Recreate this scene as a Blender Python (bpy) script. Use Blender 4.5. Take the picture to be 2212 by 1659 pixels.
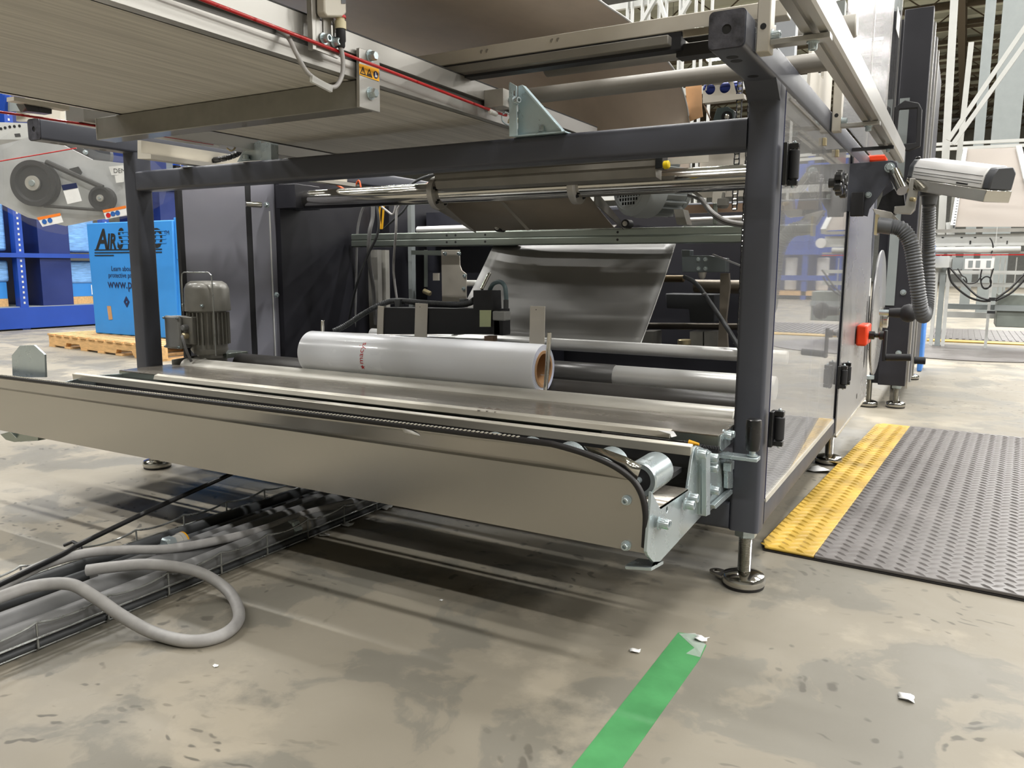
import bpy, bmesh, math, random
from mathutils import Vector, Matrix
from mathutils.geometry import tessellate_polygon

for _o in list(bpy.data.objects):
    bpy.data.objects.remove(_o)
SC = bpy.context.scene
C = SC.collection
rnd = random.Random(7)
PI = math.pi

# ---------------------------------------------------------------- camera
CX, CY, FPX, CAMH = 1106.0, 829.5, 1693.2957, 0.74
ROWS = [Vector((0.8690802, 0.49465321, 0.00421961)),      # image right
        Vector((0.07634398, -0.12569473, -0.98912711)),   # image down
        Vector((-0.48874452, 0.85995292, -0.1470026))]    # view direction
CAM = Vector((0, 0, CAMH))
cam = bpy.data.cameras.new('camera'); co = bpy.data.objects.new('camera', cam); C.objects.link(co)
r, u, b = ROWS[0], -ROWS[1], -ROWS[2]
co.matrix_world = Matrix(((r.x, u.x, b.x, 0), (r.y, u.y, b.y, 0), (r.z, u.z, b.z, CAMH), (0, 0, 0, 1)))
cam.sensor_width = 36; cam.lens = FPX*36/2212; cam.clip_end = 300; cam.clip_start = .02
SC.camera = co

# ---------------------------------------------------------------- world, exposure
w = bpy.data.worlds.new('world'); SC.world = w; w.use_nodes = True
w.node_tree.nodes['Background'].inputs[0].default_value = (1.0, .98, .95, 1)
w.node_tree.nodes['Background'].inputs[1].default_value = 0.8
SC.view_settings.view_transform = 'Standard'; SC.view_settings.look = 'None'
SC.view_settings.gamma = 1; SC.view_settings.use_curve_mapping = False
SC.view_settings.exposure = 0.0
SC.cycles.max_bounces = 7; SC.cycles.transparent_max_bounces = 16; SC.cycles.caustics_reflective = False
SC.cycles.caustics_refractive = False; SC.cycles.sample_clamp_indirect = 6
LAMP_W = 265

# ---------------------------------------------------------------- helpers
def A(px, py, x=None, y=None, z=None):
    """world point seen at a picture position, on a known real plane"""
    d = ROWS[0]*((px-CX)/FPX)+ROWS[1]*((py-CY)/FPX)+ROWS[2]
    if x is not None: t = (x-CAM.x)/d.x
    elif y is not None: t = (y-CAM.y)/d.y
    else: t = (z-CAM.z)/d.z
    return CAM+d*t
def AP(px, py, O, n):
    d = ROWS[0]*((px-CX)/FPX)+ROWS[1]*((py-CY)/FPX)+ROWS[2]
    return CAM+d*((O-CAM).dot(n)/d.dot(n))
def lin(c): return tuple(((v/255)/12.92 if v/255 <= .04045 else ((v/255+.055)/1.055)**2.4) for v in c)

def new_mat(name):
    m = bpy.data.materials.new(name); m.use_nodes = True
    return m, m.node_tree, m.node_tree.nodes['Principled BSDF']
def coords(nt, scale=(1, 1, 1)):
    tc = nt.nodes.new('ShaderNodeTexCoord'); mp = nt.nodes.new('ShaderNodeMapping')
    geo = nt.nodes.new('ShaderNodeNewGeometry')
    nt.links.new(geo.outputs['Position'], mp.inputs[0]); mp.inputs['Scale'].default_value = scale
    return mp.outputs[0]
def noise(nt, vec, scale, detail=4, rough=.5):
    n = nt.nodes.new('ShaderNodeTexNoise'); n.inputs['Scale'].default_value = scale
    n.inputs['Detail'].default_value = detail; n.inputs['Roughness'].default_value = rough
    nt.links.new(vec, n.inputs['Vector']); return n.outputs[0]
def ramp(nt, fac, stops):
    r = nt.nodes.new('ShaderNodeValToRGB'); e = r.color_ramp.elements
    while len(e) < len(stops): e.new(.5)
    for i, (p, c) in enumerate(stops):
        e[i].position = p; e[i].color = (*c, 1) if len(c) == 3 else c
    nt.links.new(fac, r.inputs[0]); return r.outputs[0]
def M(name, col, rough=.5, metal=0, var=.12, ns=8, scale=(1, 1, 1), bump=0, bs=60, rv=.1, spec=.5, coat=0, aniso=0, em=0):
    m, nt, p = new_mat(name)
    v = coords(nt, scale); c = lin(col)
    n = noise(nt, v, ns, 5, .6)
    lo = tuple(x*(1-var) for x in c); hi = tuple(min(1, x*(1+var)) for x in c)
    nt.links.new(ramp(nt, n, [(.3, lo), (.7, hi)]), p.inputs['Base Color'])
    mr = nt.nodes.new('ShaderNodeMapRange'); nt.links.new(n, mr.inputs[0])
    mr.inputs[1].default_value = .3; mr.inputs[2].default_value = .7
    mr.inputs[3].default_value = max(.02, rough-rv*.5); mr.inputs[4].default_value = min(1, rough+rv*.5)
    nt.links.new(mr.outputs[0], p.inputs['Roughness'])
    p.inputs['Metallic'].default_value = metal; p.inputs['Specular IOR Level'].default_value = spec
    p.inputs['Coat Weight'].default_value = coat; p.inputs['Anisotropic'].default_value = aniso
    if bump:
        bn = nt.nodes.new('ShaderNodeBump'); bn.inputs['Strength'].default_value = bump; bn.inputs['Distance'].default_value = .002
        nt.links.new(noise(nt, v, bs, 4), bn.inputs['Height']); nt.links.new(bn.outputs[0], p.inputs['Normal'])
    if em:
        p.inputs['Emission Color'].default_value = (*c, 1); p.inputs['Emission Strength'].default_value = em
    return m
def glass(name, tint=(1, 1, 1), rough=.03, haze=0, streak=False, ior=1.5):
    m = bpy.data.materials.new(name); m.use_nodes = True; nt = m.node_tree; nt.nodes.clear()
    out = nt.nodes.new('ShaderNodeOutputMaterial'); mx = nt.nodes.new('ShaderNodeMixShader')
    tr = nt.nodes.new('ShaderNodeBsdfTransparent'); tr.inputs[0].default_value = (*tint, 1)
    gl = nt.nodes.new('ShaderNodeBsdfGlossy'); gl.inputs['Roughness'].default_value = rough
    fr = nt.nodes.new('ShaderNodeFresnel')
    gb = nt.nodes.new('ShaderNodeNewGeometry'); mb_ = nt.nodes.new('ShaderNodeMapRange')   # same reflectance from either side of the thin sheet
    mb_.inputs[3].default_value = ior; mb_.inputs[4].default_value = 1/ior
    nt.links.new(gb.outputs['Backfacing'], mb_.inputs[0]); nt.links.new(mb_.outputs[0], fr.inputs[0])
    if streak:
        v = coords(nt, (6, 6, .5)); nz = noise(nt, v, 9, 6, .65)
        bn = nt.nodes.new('ShaderNodeBump'); bn.inputs['Strength'].default_value = .35; bn.inputs['Distance'].default_value = .01
        nt.links.new(nz, bn.inputs['Height']); nt.links.new(bn.outputs[0], gl.inputs['Normal']); nt.links.new(bn.outputs[0], fr.inputs['Normal'])
    nt.links.new(fr.outputs[0], mx.inputs[0]); nt.links.new(tr.outputs[0], mx.inputs[1]); nt.links.new(gl.outputs[0], mx.inputs[2])
    last = mx
    if haze:
        df = nt.nodes.new('ShaderNodeBsdfDiffuse'); df.inputs[0].default_value = (.8, .8, .8, 1)
        m2 = nt.nodes.new('ShaderNodeMixShader'); m2.inputs[0].default_value = haze
        nt.links.new(mx.outputs[0], m2.inputs[1]); nt.links.new(df.outputs[0], m2.inputs[2]); last = m2
    nt.links.new(last.outputs[0], out.inputs[0]); return m

class MB:
    def __init__(s): s.v = []; s.f = []
    def add(s, vs, fs):
        o = len(s.v); s.v += [Vector(v) for v in vs]; s.f += [tuple(i+o for i in f) for f in fs]; return s
    def box(s, x0, x1, y0, y1, z0, z1):
        return s.add([(x, y, z) for z in (z0, z1) for y in (y0, y1) for x in (x0, x1)],
                     [(0, 2, 3, 1), (4, 5, 7, 6), (0, 1, 5, 4), (2, 6, 7, 3), (0, 4, 6, 2), (1, 3, 7, 5)])
    def obox(s, c, u, v, w):
        c = Vector(c); u = Vector(u); v = Vector(v); w = Vector(w)   # half extents as vectors
        return s.add([c+u*a+v*b+w*d for d in (-1, 1) for b in (-1, 1) for a in (-1, 1)],
                     [(0, 2, 3, 1), (4, 5, 7, 6), (0, 1, 5, 4), (2, 6, 7, 3), (0, 4, 6, 2), (1, 3, 7, 5)])
    def bar(s, p0, p1, a, b_, up=(0, 0, 1)):
        p0 = Vector(p0); p1 = Vector(p1); d = (p1-p0).normalized(); up = Vector(up)
        sd = d.cross(up).normalized(); uu = sd.cross(d)
        return s.obox((p0+p1)/2, (p1-p0)/2, sd*a/2, uu*b_/2)
    def lathe(s, o, ax, prof, n=24, caps=True, knurl=0):
        o = Vector(o); ax = Vector(ax).normalized()
        t = Vector((0, 0, 1)) if abs(ax.z) < .9 else Vector((1, 0, 0))
        e1 = ax.cross(t).normalized(); e2 = ax.cross(e1)
        vs = []; fs = []
        for (h, rr) in prof:
            for i in range(n):
                a = 2*PI*i/n; q_ = rr*(1-knurl) if (knurl and i % 2 and rr > .8*max(p_[1] for p_ in prof)) else rr
                vs.append(o+ax*h+(e1*math.cos(a)+e2*math.sin(a))*q_)
        for k in range(len(prof)-1):
            for i in range(n):
                j = (i+1) % n; fs.append((k*n+i, k*n+j, (k+1)*n+j, (k+1)*n+i))
        if caps:
            if prof[0][1] > 1e-5: fs.append(tuple(range(n-1, -1, -1)))
            if prof[-1][1] > 1e-5: fs.append(tuple(range((len(prof)-1)*n, len(prof)*n)))
        return s.add(vs, fs)
    def cyl(s, p0, p1, rr, n=24, r1=None):
        p0 = Vector(p0); p1 = Vector(p1); d = p1-p0
        return s.lathe(p0, d, [(0, rr), (d.length, rr if r1 is None else r1)], n)
    def rcyl(s, p0, p1, rr, n=24, b=.003):
        p0 = Vector(p0); p1 = Vector(p1); d = p1-p0; L = d.length
        return s.lathe(p0, d, [(0, rr-b), (b, rr), (L-b, rr), (L, rr-b)], n)
    def ring(s, p0, p1, ro, ri, n=32):
        p0 = Vector(p0); p1 = Vector(p1); d = p1-p0; L = d.length
        return s.lathe(p0, d, [(0, ri), (0, ro), (L, ro), (L, ri), (0, ri)], n, caps=False)
    def tube(s, pts, rr, n=8, rf=None, caps=True, closed=False):
        pts = [Vector(p) for p in pts]; N = len(pts); T = []
        for i in range(N):
            if closed: T.append((pts[(i+1) % N]-pts[i-1]).normalized())
            else: T.append((pts[min(i+1, N-1)]-pts[max(i-1, 0)]).normalized())
        e = T[0].orthogonal().normalized(); vs = []; fs = []
        for i in range(N):
            e = (e-T[i]*e.dot(T[i])).normalized(); f = T[i].cross(e)
            q = rr if rf is None else rf(i)
            for k in range(n):
                a = 2*PI*k/n; vs.append(pts[i]+(e*math.cos(a)+f*math.sin(a))*q)
        for i in range(N if closed else N-1):
            i2 = (i+1) % N
            for k in range(n):
                k2 = (k+1) % n; fs.append((i*n+k, i*n+k2, i2*n+k2, i2*n+k))
        if caps and not closed: fs += [tuple(range(n-1, -1, -1)), tuple(range((N-1)*n, N*n))]
        return s.add(vs, fs)
    def prism(s, outer, vec, holes=()):
        vec = Vector(vec); loops = [[Vector(p) for p in outer]]+[[Vector(p) for p in h] for h in holes]
        flat = [p for l in loops for p in l]; n = len(flat)
        tri = tessellate_polygon(loops)
        fs = [tuple(t) for t in tri]+[tuple(i+n for i in reversed(t)) for t in tri]; o = 0
        for l in loops:
            m = len(l)
            for i in range(m):
                j = (i+1) % m; fs.append((o+i, o+j, o+j+n, o+i+n))
            o += m
        return s.add(flat+[p+vec for p in flat], fs)
    def sheet(s, rows, th=None):
        n = len(rows[0]); vs = [Vector(p) for r_ in rows for p in r_]
        fs = [(i*n+j, i*n+j+1, (i+1)*n+j+1, (i+1)*n+j) for i in range(len(rows)-1) for j in range(n-1)]
        return s.add(vs, fs)

def top(o):
    while o.parent: o = o.parent
    return o
def mk(name, mb, mat, L):
    me = bpy.data.meshes.new(name)
    me.from_pydata([tuple(v-L) for v in mb.v], [], mb.f)
    bm = bmesh.new(); bm.from_mesh(me)
    bmesh.ops.recalc_face_normals(bm, faces=bm.faces); bm.to_mesh(me); bm.free()
    for p in me.polygons: p.use_smooth = True
    me.set_sharp_from_angle(angle=math.radians(38))
    if mat: me.materials.append(mat)
    o = bpy.data.objects.new(name, me); C.objects.link(o); return o
def finish(o, bev, th):
    if th:
        s = o.modifiers.new('solidify', 'SOLIDIFY'); s.thickness = th; s.offset = 0
    if bev:
        m = o.modifiers.new('bevel', 'BEVEL'); m.width = bev; m.segments = 2; m.limit_method = 'ANGLE'; m.angle_limit = math.radians(40)
def P(name, mb, mat, parent, label=None, bev=0, th=0, kind=None):
    L = top(parent).location
    o = mk(name, mb, mat, Vector(L)); o.parent = parent
    if label: o['label'] = label
    if kind: o['kind'] = kind
    finish(o, bev, th); return o
def T(name, label, cat, loc, group=None):
    o = bpy.data.objects.new(name, None); C.objects.link(o); o.location = Vector(loc); o.empty_display_size = .05
    o['label'] = label; o['category'] = cat
    if group: o['group'] = group
    return o
def S(name, mb, mat, label, cat, group=None, bev=0, th=0, kind=None):
    xs = [v.x for v in mb.v]; ys = [v.y for v in mb.v]; zs = [v.z for v in mb.v]
    L = Vector(((min(xs)+max(xs))/2, (min(ys)+max(ys))/2, min(zs)))
    o = mk(name, mb, mat, L); o.location = L; o['label'] = label; o['category'] = cat
    if group: o['group'] = group
    if kind: o['kind'] = kind
    finish(o, bev, th); return o
def ST(name, mb, mat, parent=None):
    o = mk(name, mb, mat, Vector((0, 0, 0)))
    if parent: o.parent = parent
    else: o['kind'] = 'structure'
    return o
def B(*a): return MB().box(*a)
def circ(c, e1, e2, rr, n=16, a0=0):
    c = Vector(c); e1 = Vector(e1); e2 = Vector(e2)
    return [c+(e1*math.cos(a0+2*PI*i/n)+e2*math.sin(a0+2*PI*i/n))*rr for i in range(n)]
def slot(c, e1, e2, L, rr, n=8):
    c = Vector(c); e1 = Vector(e1); e2 = Vector(e2)  # long along e2
    o = []
    for i in range(n+1):
        a = PI*i/n; o.append(c+e2*(L/2)+(e1*math.cos(a)+e2*math.sin(a))*rr)
    for i in range(n+1):
        a = PI+PI*i/n; o.append(c-e2*(L/2)+(e1*math.cos(a)+e2*math.sin(a))*rr)
    return o
def rrect(x0, x1, z0, z1, rr, n=4):
    o = []
    for (cx, cz, a0) in ((x1-rr, z1-rr, 0), (x0+rr, z1-rr, PI/2), (x0+rr, z0+rr, PI), (x1-rr, z0+rr, 1.5*PI)):
        for i in range(n+1):
            a = a0+PI/2*i/n; o.append((cx+rr*math.cos(a), cz+rr*math.sin(a)))
    return o
def tubeY(x0, x1, z0, z1, y0, y1, rr=.009):
    return MB().prism([(a, y0, c) for a, c in rrect(x0, x1, z0, z1, rr)], (0, y1-y0, 0))
def tubeX(y0, y1, z0, z1, x0, x1, rr=.009):
    return MB().prism([(x0, a, c) for a, c in rrect(y0, y1, z0, z1, rr)], (x1-x0, 0, 0))
def tubeZ(x0, x1, y0, y1, z0, z1, rr=.009):
    return MB().prism([(a, c, z0) for a, c in rrect(x0, x1, y0, y1, rr)], (0, 0, z1-z0))
def spline(pts, k=8):
    pts = [Vector(p) for p in pts]; out = []
    for i in range(len(pts)-1):
        p0 = pts[max(i-1, 0)]; p1 = pts[i]; p2 = pts[i+1]; p3 = pts[min(i+2, len(pts)-1)]
        for j in range(k):
            t = j/k
            out.append(.5*((2*p1)+(p2-p0)*t+(2*p0-5*p1+4*p2-p3)*t*t+(3*p1-p0-3*p2+p3)*t*t*t))
    out.append(pts[-1]); return out
_bc = {}
def bolt(parent, pos, ax, rr=.006, kind='socket', mat=None, h=None, name='bolt'):
    """small fastener with washer; shares one mesh between alike ones"""
    h = h or rr*1.6; key = (tuple(ax), rr, kind, h, mat.name); L = Vector(top(parent).location)
    if key not in _bc:
        m = MB(); a = Vector(ax).normalized()
        m.lathe((0, 0, 0), a, [(0, rr*1.5), (rr*.3, rr*1.5)], 20)
        if kind == 'socket':
            m.lathe(a*(rr*.3), a, [(0, rr*1.06), (h*.9, rr*1.06), (h, rr*.92), (h, rr*.58), (h*.45, rr*.52), (h*.45, 0)], 32, caps=False, knurl=.07)
        else:
            m.lathe(a*(rr*.3), a, [(0, rr*1.1), (h*.8, rr*1.1), (h, rr*.9), (h, 0)], 6, caps=False)
        o = mk(name, m, mat, Vector((0, 0, 0))); _bc[key] = o.data
    else:
        o = bpy.data.objects.new(name, _bc[key]); C.objects.link(o)
    o.parent = parent; o.location = Vector(pos)-L; return o
def dup(root, off, label=None, group=None):
    r2 = root.copy(); C.objects.link(r2); r2.location = root.location+Vector(off)
    if label: r2['label'] = label
    if group: r2['group'] = group
    for ch in [c for c in C.objects if c.parent == root]:
        c2 = ch.copy(); C.objects.link(c2); c2.parent = r2
        for g in [c for c in C.objects if c.parent == ch]:
            g2 = g.copy(); C.objects.link(g2); g2.parent = c2
    return r2
def textverts(s, size=1.0, bold=0, shear=0, align='LEFT'):
    cu = bpy.data.curves.new('lettering', 'FONT'); cu.body = s; cu.size = size; cu.offset = bold; cu.shear = shear
    cu.align_x = align; cu.resolution_u = 3
    o = bpy.data.objects.new('lettering', cu); C.objects.link(o)
    me = bpy.data.meshes.new_from_object(o)
    vs = [v.co.copy() for v in me.vertices]; fs = [tuple(p.vertices) for p in me.polygons]
    bpy.data.objects.remove(o); bpy.data.curves.remove(cu); bpy.data.meshes.remove(me)
    return vs, fs
def put_text(mb, s, org, ux, uy, size, bold=0, shear=0, align='LEFT', sx=1):
    vs, fs = textverts(s, size, bold, shear, align); ux = Vector(ux); uy = Vector(uy); org = Vector(org)
    return mb.add([org+ux*v.x*sx+uy*v.y for v in vs], fs)
# ---------------------------------------------------------------- materials
frame_grey = M('frame_grey_paint', (70, 72, 80), .42, 0, .05, 5, bump=.05, bs=300, spec=.45)
zinc = M('zinc_plate', (190, 202, 205), .28, .72, .06, 10, rv=.14)
zinc_dark = M('zinc_channel', (150, 158, 150), .33, .8, .08, 6, scale=(.3, 1, 1), rv=.15)
alum = M('aluminium_profile', (180, 178, 173), .36, .7, .05, 6, scale=(1, .2, 1), rv=.12)
alum_raw = M('machined_aluminium', (190, 187, 180), .45, .45, .05, 30, bump=.04, bs=400)
plate_beige = M('coated_steel_plate', (196, 190, 178), .5, .25, .06, 10)
chrome = M('chrome', (190, 188, 182), .12, 1, .05, 5, rv=.08)
roller_alu = M('roller_aluminium', (228, 228, 226), .34, .35, .04, 4, scale=(.4, 6, 6), rv=.15)
roller_silver = M('worn_silver_roller', (214, 211, 202), .42, .3, .12, 9, scale=(.5, 3, 3), rv=.2)
steel_table = M('worn_steel_table', (140, 134, 124), .24, .5, .14, 5, scale=(.5, 2, 2), rv=.22)
skirt_steel = M('brushed_steel_skirt', (172, 169, 162), .24, .88, .04, 1.0, scale=(1.2, 1, .5), rv=.10)
white_lip = M('pale_edge_metal', (206, 201, 188), .4, .5, .08, 8, scale=(.3, 3, 3))
rubber = M('black_rubber', (26, 24, 24), .5, 0, .2, 60, bump=.1)
black_plastic = M('black_plastic', (22, 22, 23), .3, 0, .1, 30, coat=.2)
black_matt = M('black_matt', (24, 24, 27), .6, 0, .1, 20)
dark_panel = M('dark_steel_panel', (38, 38, 44), .45, .1, .1, 3)
gloss_panel = M('glossy_dark_panel', (146, 146, 156), .22, 0, .04, 2, coat=.4)
belt_mat = M('grey_belt_weave', (202, 198, 190), .75, 0, .2, 30, scale=(4, .10, 1), bump=.25, bs=40)
web_mat = M('brown_grey_belt', (222, 206, 190), .5, .05, .16, 3, scale=(1, .6, .6), rv=.1)
film_grey = M('grey_film', (136, 135, 132), .36, 0, .06, 2.5, rv=.15, bump=.2, bs=5, spec=.6)
film_white = M('white_film', (248, 250, 255), .25, 0, .02, 3, coat=.5)
card = M('cardboard', (176, 136, 96), .8, 0, .08, 20)
red_print = M('red_print', (200, 30, 36), .4)
red_cord = M('red_cord', (176, 22, 24), .3, 0, .1, 40, coat=.3)
orange_red = M('orange_red_plastic', (226, 62, 18), .4, 0, .04)
grey_motor = M('motor_grey_paint', (126, 124, 117), .35, .1, .1, 20, coat=.25)
grey_motor2 = M('fan_motor_grey', (160, 165, 165), .4, .05, .05, 20)
light_box = M('junction_box_grey', (150, 150, 147), .5, .1, .04)
cable_grey = M('grey_cable', (160, 158, 156), .5, 0, .14, 25, bump=.05)
cable_mid = M('mid_grey_cable', (118, 118, 118), .5, 0, .08, 15)
cable_dark = M('dark_grey_cable', (64, 66, 68), .5, 0, .1, 15)
cable_black = M('black_cable', (20, 20, 22), .4)
hose_grey = M('corrugated_hose_grey', (92, 94, 97), .45, 0, .05)
wire_steel = M('galvanised_wire', (168, 170, 168), .3, .8, .15, 50)
brass = M('brass', (196, 182, 146), .35, .6, .1)
mat_grey = M('mat_grey_rubber', (98, 94, 92), .42, 0, .14, 6, rv=.15)
mat_yellow = M('mat_yellow_rubber', (188, 154, 64), .45, 0, .3, 9)
paper_white = M('white_paper', (226, 226, 224), .6)
white_plastic = M('white_plastic', (222, 221, 219), .4, 0, .03)
beige_plastic = M('beige_plastic', (205, 200, 188), .45, 0, .03)
cream_plastic = M('cream_connector', (214, 204, 170), .5)
charcoal_plastic = M('charcoal_plastic', (62, 64, 68), .5, 0, .04)
yellow_lab = M('yellow_label', (238, 172, 30), .45, 0, .03)
yellow_bright = M('yellow_plastic', (240, 208, 20), .4)
black_ink = M('black_ink', (22, 22, 22), .6)
blue_ink = M('blue_ink', (40, 96, 170), .5)
navy_ink = M('navy_ink', (24, 34, 74), .5)
orange_ink = M('orange_ink', (232, 124, 40), .5)
blue_rack = M('blue_rack_paint', (20, 62, 150), .4, 0, .1, 3)
blue_dark = M('navy_rack_panel', (14, 36, 96), .4, 0, .1, 3)
blue_card = M('blue_carton', (46, 132, 208), .6, 0, .05, 4)
blue_wrap = M('blue_wrapped_goods', (120, 170, 226), .25, 0, .3, 9, scale=(1, 1, 8), coat=.4)
wood = M('pallet_wood', (204, 164, 112), .75, 0, .2, 9, scale=(1, 6, 6), bump=.1)
green_tape = M('green_floor_tape', (70, 134, 82), .4, 0, .25, 7, bump=.1)
tape_film = glass('torn_tape_film', (.9, .95, .9), .15, .25)
bracket_zinc = M('bright_zinc', (204, 226, 233), .3, .3, .05, 20)
door_clear = glass('guard_door_plastic', (.97, .97, .97), .02, .12, ior=1.9)  # haze mixed in to brighten the pane, as its reflections would
white_steel = M('white_painted_steel', (188, 189, 186), .45, 0, .04)
grey_steel = M('grey_painted_steel', (132, 138, 138), .5, 0, .05)
deck_mat = M('roof_deck', (186, 188, 174), .45, .3, .08, .5)
joist_mat = M('brown_joist', (92, 82, 68), .6)
wall_mat = M('pale_wall', (150, 151, 146), .7)
lamp_mat = M('lamp_diffuser', (255, 250, 240), .5, 0, 0, em=14)
blue_cyl = M('blue_anodised', (34, 50, 120), .35, .4)
blue_plastic = M('light_blue_plastic', (80, 140, 220), .5)
tan_belt = M('tan_belt', (128, 120, 112), .6, 0, .03, 3)
orange_cable = M('orange_cable', (226, 98, 44), .5)
yellow_cable = M('yellow_cable', (214, 160, 20), .5)
brown_steel = M('brown_steel', (140, 116, 96), .6)
clear = glass('clear_guard_plastic', (.97, .97, .97), .02, ior=1.8)
clear2 = glass('hazed_clear_plastic', (.95, .95, .97), .12, .16, streak=True, ior=1.8)  # diffuse haze stands in for white reflections brightening the panes
clear3 = glass('clear_cover_plastic', (.96, .96, .95), .08, .035)

def floor_material():
    m, nt, p = new_mat('polished_concrete'); L = nt.links
    v = coords(nt)
    big = noise(nt, v, .55, 3, .5); mid = noise(nt, v, 2.2, 8, .62)
    # domain-warped patches with crisp edges like worn sealer
    wv = nt.nodes.new('ShaderNodeVectorMath'); wv.operation = 'ADD'
    sc = nt.nodes.new('ShaderNodeVectorMath'); sc.operation = 'SCALE'; sc.inputs['Scale'].default_value = .5
    nn = nt.nodes.new('ShaderNodeTexNoise'); nn.inputs['Scale'].default_value = 2.4; nn.inputs['Detail'].default_value = 5
    L.new(v, nn.inputs['Vector']); L.new(nn.outputs['Color'], sc.inputs[0]); L.new(v, wv.inputs[0]); L.new(sc.outputs[0], wv.inputs[1])
    pat = noise(nt, wv.outputs[0], 3.0, 7, .6)
    base = ramp(nt, big, [(.35, lin((120, 114, 101))), (.65, lin((143, 136, 122)))])
    m1 = nt.nodes.new('ShaderNodeMix'); m1.data_type = 'RGBA'; m1.inputs[7].default_value = (*lin((110, 107, 98)), 1)
    L.new(base, m1.inputs[6]); L.new(ramp(nt, pat, [(.50, (0, 0, 0)), (.54, (.75, .75, .75))]), m1.inputs[0])
    m2 = nt.nodes.new('ShaderNodeMix'); m2.data_type = 'RGBA'; m2.inputs[7].default_value = (*lin((158, 149, 132)), 1)
    L.new(m1.outputs[2], m2.inputs[6]); L.new(ramp(nt, mid, [(.56, (0, 0, 0)), (.62, (.55, .55, .55))]), m2.inputs[0])
    # dark drops
    vo = nt.nodes.new('ShaderNodeTexVoronoi'); vo.inputs['Scale'].default_value = 17; vo.inputs['Randomness'].default_value = 1
    st = nt.nodes.new('ShaderNodeMapping'); st.inputs['Scale'].default_value = (1, 1.7, 1); st.inputs['Rotation'].default_value = (0, 0, .6)
    L.new(wv.outputs[0], st.inputs[0]); L.new(st.outputs[0], vo.inputs['Vector'])
    dots = ramp(nt, vo.outputs['Distance'], [(.15, (1, 1, 1)), (.24, (0, 0, 0))])
    gate = ramp(nt, noise(nt, v, 1.3, 3), [(.44, (0, 0, 0)), (.54, (.85, .85, .85))])
    mu = nt.nodes.new('ShaderNodeMath'); mu.operation = 'MULTIPLY'; L.new(dots, mu.inputs[0]); L.new(gate, mu.inputs[1])
    m3 = nt.nodes.new('ShaderNodeMix'); m3.data_type = 'RGBA'; m3.inputs[7].default_value = (*lin((82, 78, 70)), 1)
    L.new(m2.outputs[2], m3.inputs[6]); L.new(mu.outputs[0], m3.inputs[0])
    L.new(m3.outputs[2], p.inputs['Base Color'])
    L.new(ramp(nt, pat, [(.4, (.62,)*3), (.6, (.45,)*3)]), p.inputs['Roughness'])
    bn = nt.nodes.new('ShaderNodeBump'); bn.inputs['Strength'].default_value = .06; bn.inputs['Distance'].default_value = .01
    L.new(mid, bn.inputs['Height']); L.new(bn.outputs[0], p.inputs['Normal'])
    p.inputs['Specular IOR Level'].default_value = .5
    return m
floor_mat = floor_material()

# ---------------------------------------------------------------- setting
ST('floor', MB().add([(-31, -14, 0), (26, -14, 0), (26, 52, 0), (-31, 52, 0)], [(0, 1, 2, 3)]), floor_mat)
HC = 9.0
deck = MB(); yy = -14.0; rows = []
while yy < 52:                                   # trapezoid roof deck, ribs along X
    for dy, z in ((0, 0), (.5, 0), (.6, .12), (1.1, .12)):
        rows.append([(-31, yy+dy, HC+z), (26, yy+dy, HC+z)])
    yy += 1.2
deck.sheet(rows)
ceil = ST('ceiling', deck, deck_mat)
def joist(y):
    m = MB(); x0, x1 = -24, 14
    m.box(x0, x1, y-.05, y+.05, HC-.14, HC-.02); m.box(x0, x1, y-.04, y+.04, HC-.85, HC-.76)
    x = x0; k = 0
    while x < x1-1:
        a, b_ = (HC-.1, HC-.8) if k % 2 == 0 else (HC-.8, HC-.1)
        m.bar((x, y, a), (x+.9, y, b_), .035, .035, (0, 1, 0)); x += .9; k += 1
    return m
j0 = ST('joist', joist(4), joist_mat, ceil)
for i in range(1, 21):
    j = j0.copy(); C.objects.link(j); j.location = (0, i*2.3, 0)
for gx in (-12.0, -.6, 3.2):
    g = MB().box(gx-.1, gx+.1, -10, 52, HC-1.0, HC-.86).box(gx-.02, gx+.02, -10, 52, HC-.86, HC-.2).box(gx-.1, gx+.1, -10, 52, HC-.2, HC-.14)
    ST('girder', g, joist_mat, ceil)
ST('wall_back', B(-31, 26, 52, 52.2, 0, HC+.5), wall_mat)
ST('wall_left', B(-31.2, -31, -14, 52, 0, HC+.5), wall_mat)

ST('wall_front', B(-31, 26, -14.2, -14, 0, HC+.5), wall_mat)
ST('wall_right', B(26, 26.2, -14, 52, 0, HC+.5), wall_mat)

# strip lamps under the roof: real fixtures with their own light
def lamp(x, y):
    t = T('ceiling_light', 'long white strip light hanging under the roof joists', 'light', (x, y, HC-1.15), 'strip lights under the roof')
    P('housing', MB().box(x-.9, x+.9, y-.14, y+.14, HC-1.1, HC-1.02), white_steel, t)
    P('diffuser', MB().box(x-.88, x+.88, y-.12, y+.12, HC-1.125, HC-1.1), lamp_mat, t)
    P('hanger', MB().cyl((x-.6, y, HC-1.02), (x-.6, y, HC-.1), .008, 6).cyl((x+.6, y, HC-1.02), (x+.6, y, HC-.1), .008, 6), wire_steel, t)
    return t
lm = lamp(-12, -4)
ld = bpy.data.lights.new('strip_lamp', 'AREA'); ld.shape = 'RECTANGLE'; ld.size = 1.7; ld.size_y = .22; ld.energy = LAMP_W; ld.color = (1, .985, .955)
def addlight(t):
    lo = bpy.data.objects.new('strip_lamp', ld); C.objects.link(lo); lo.parent = t; lo.location = (0, 0, -.02)
addlight(lm)
for yi in range(9):
    for xi in range(7):
        x, y = -12+xi*4.6, -4+yi*4.6
        if (xi, yi) == (0, 0): continue
        dup(lm, (x+12, y+4, 0))
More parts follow.
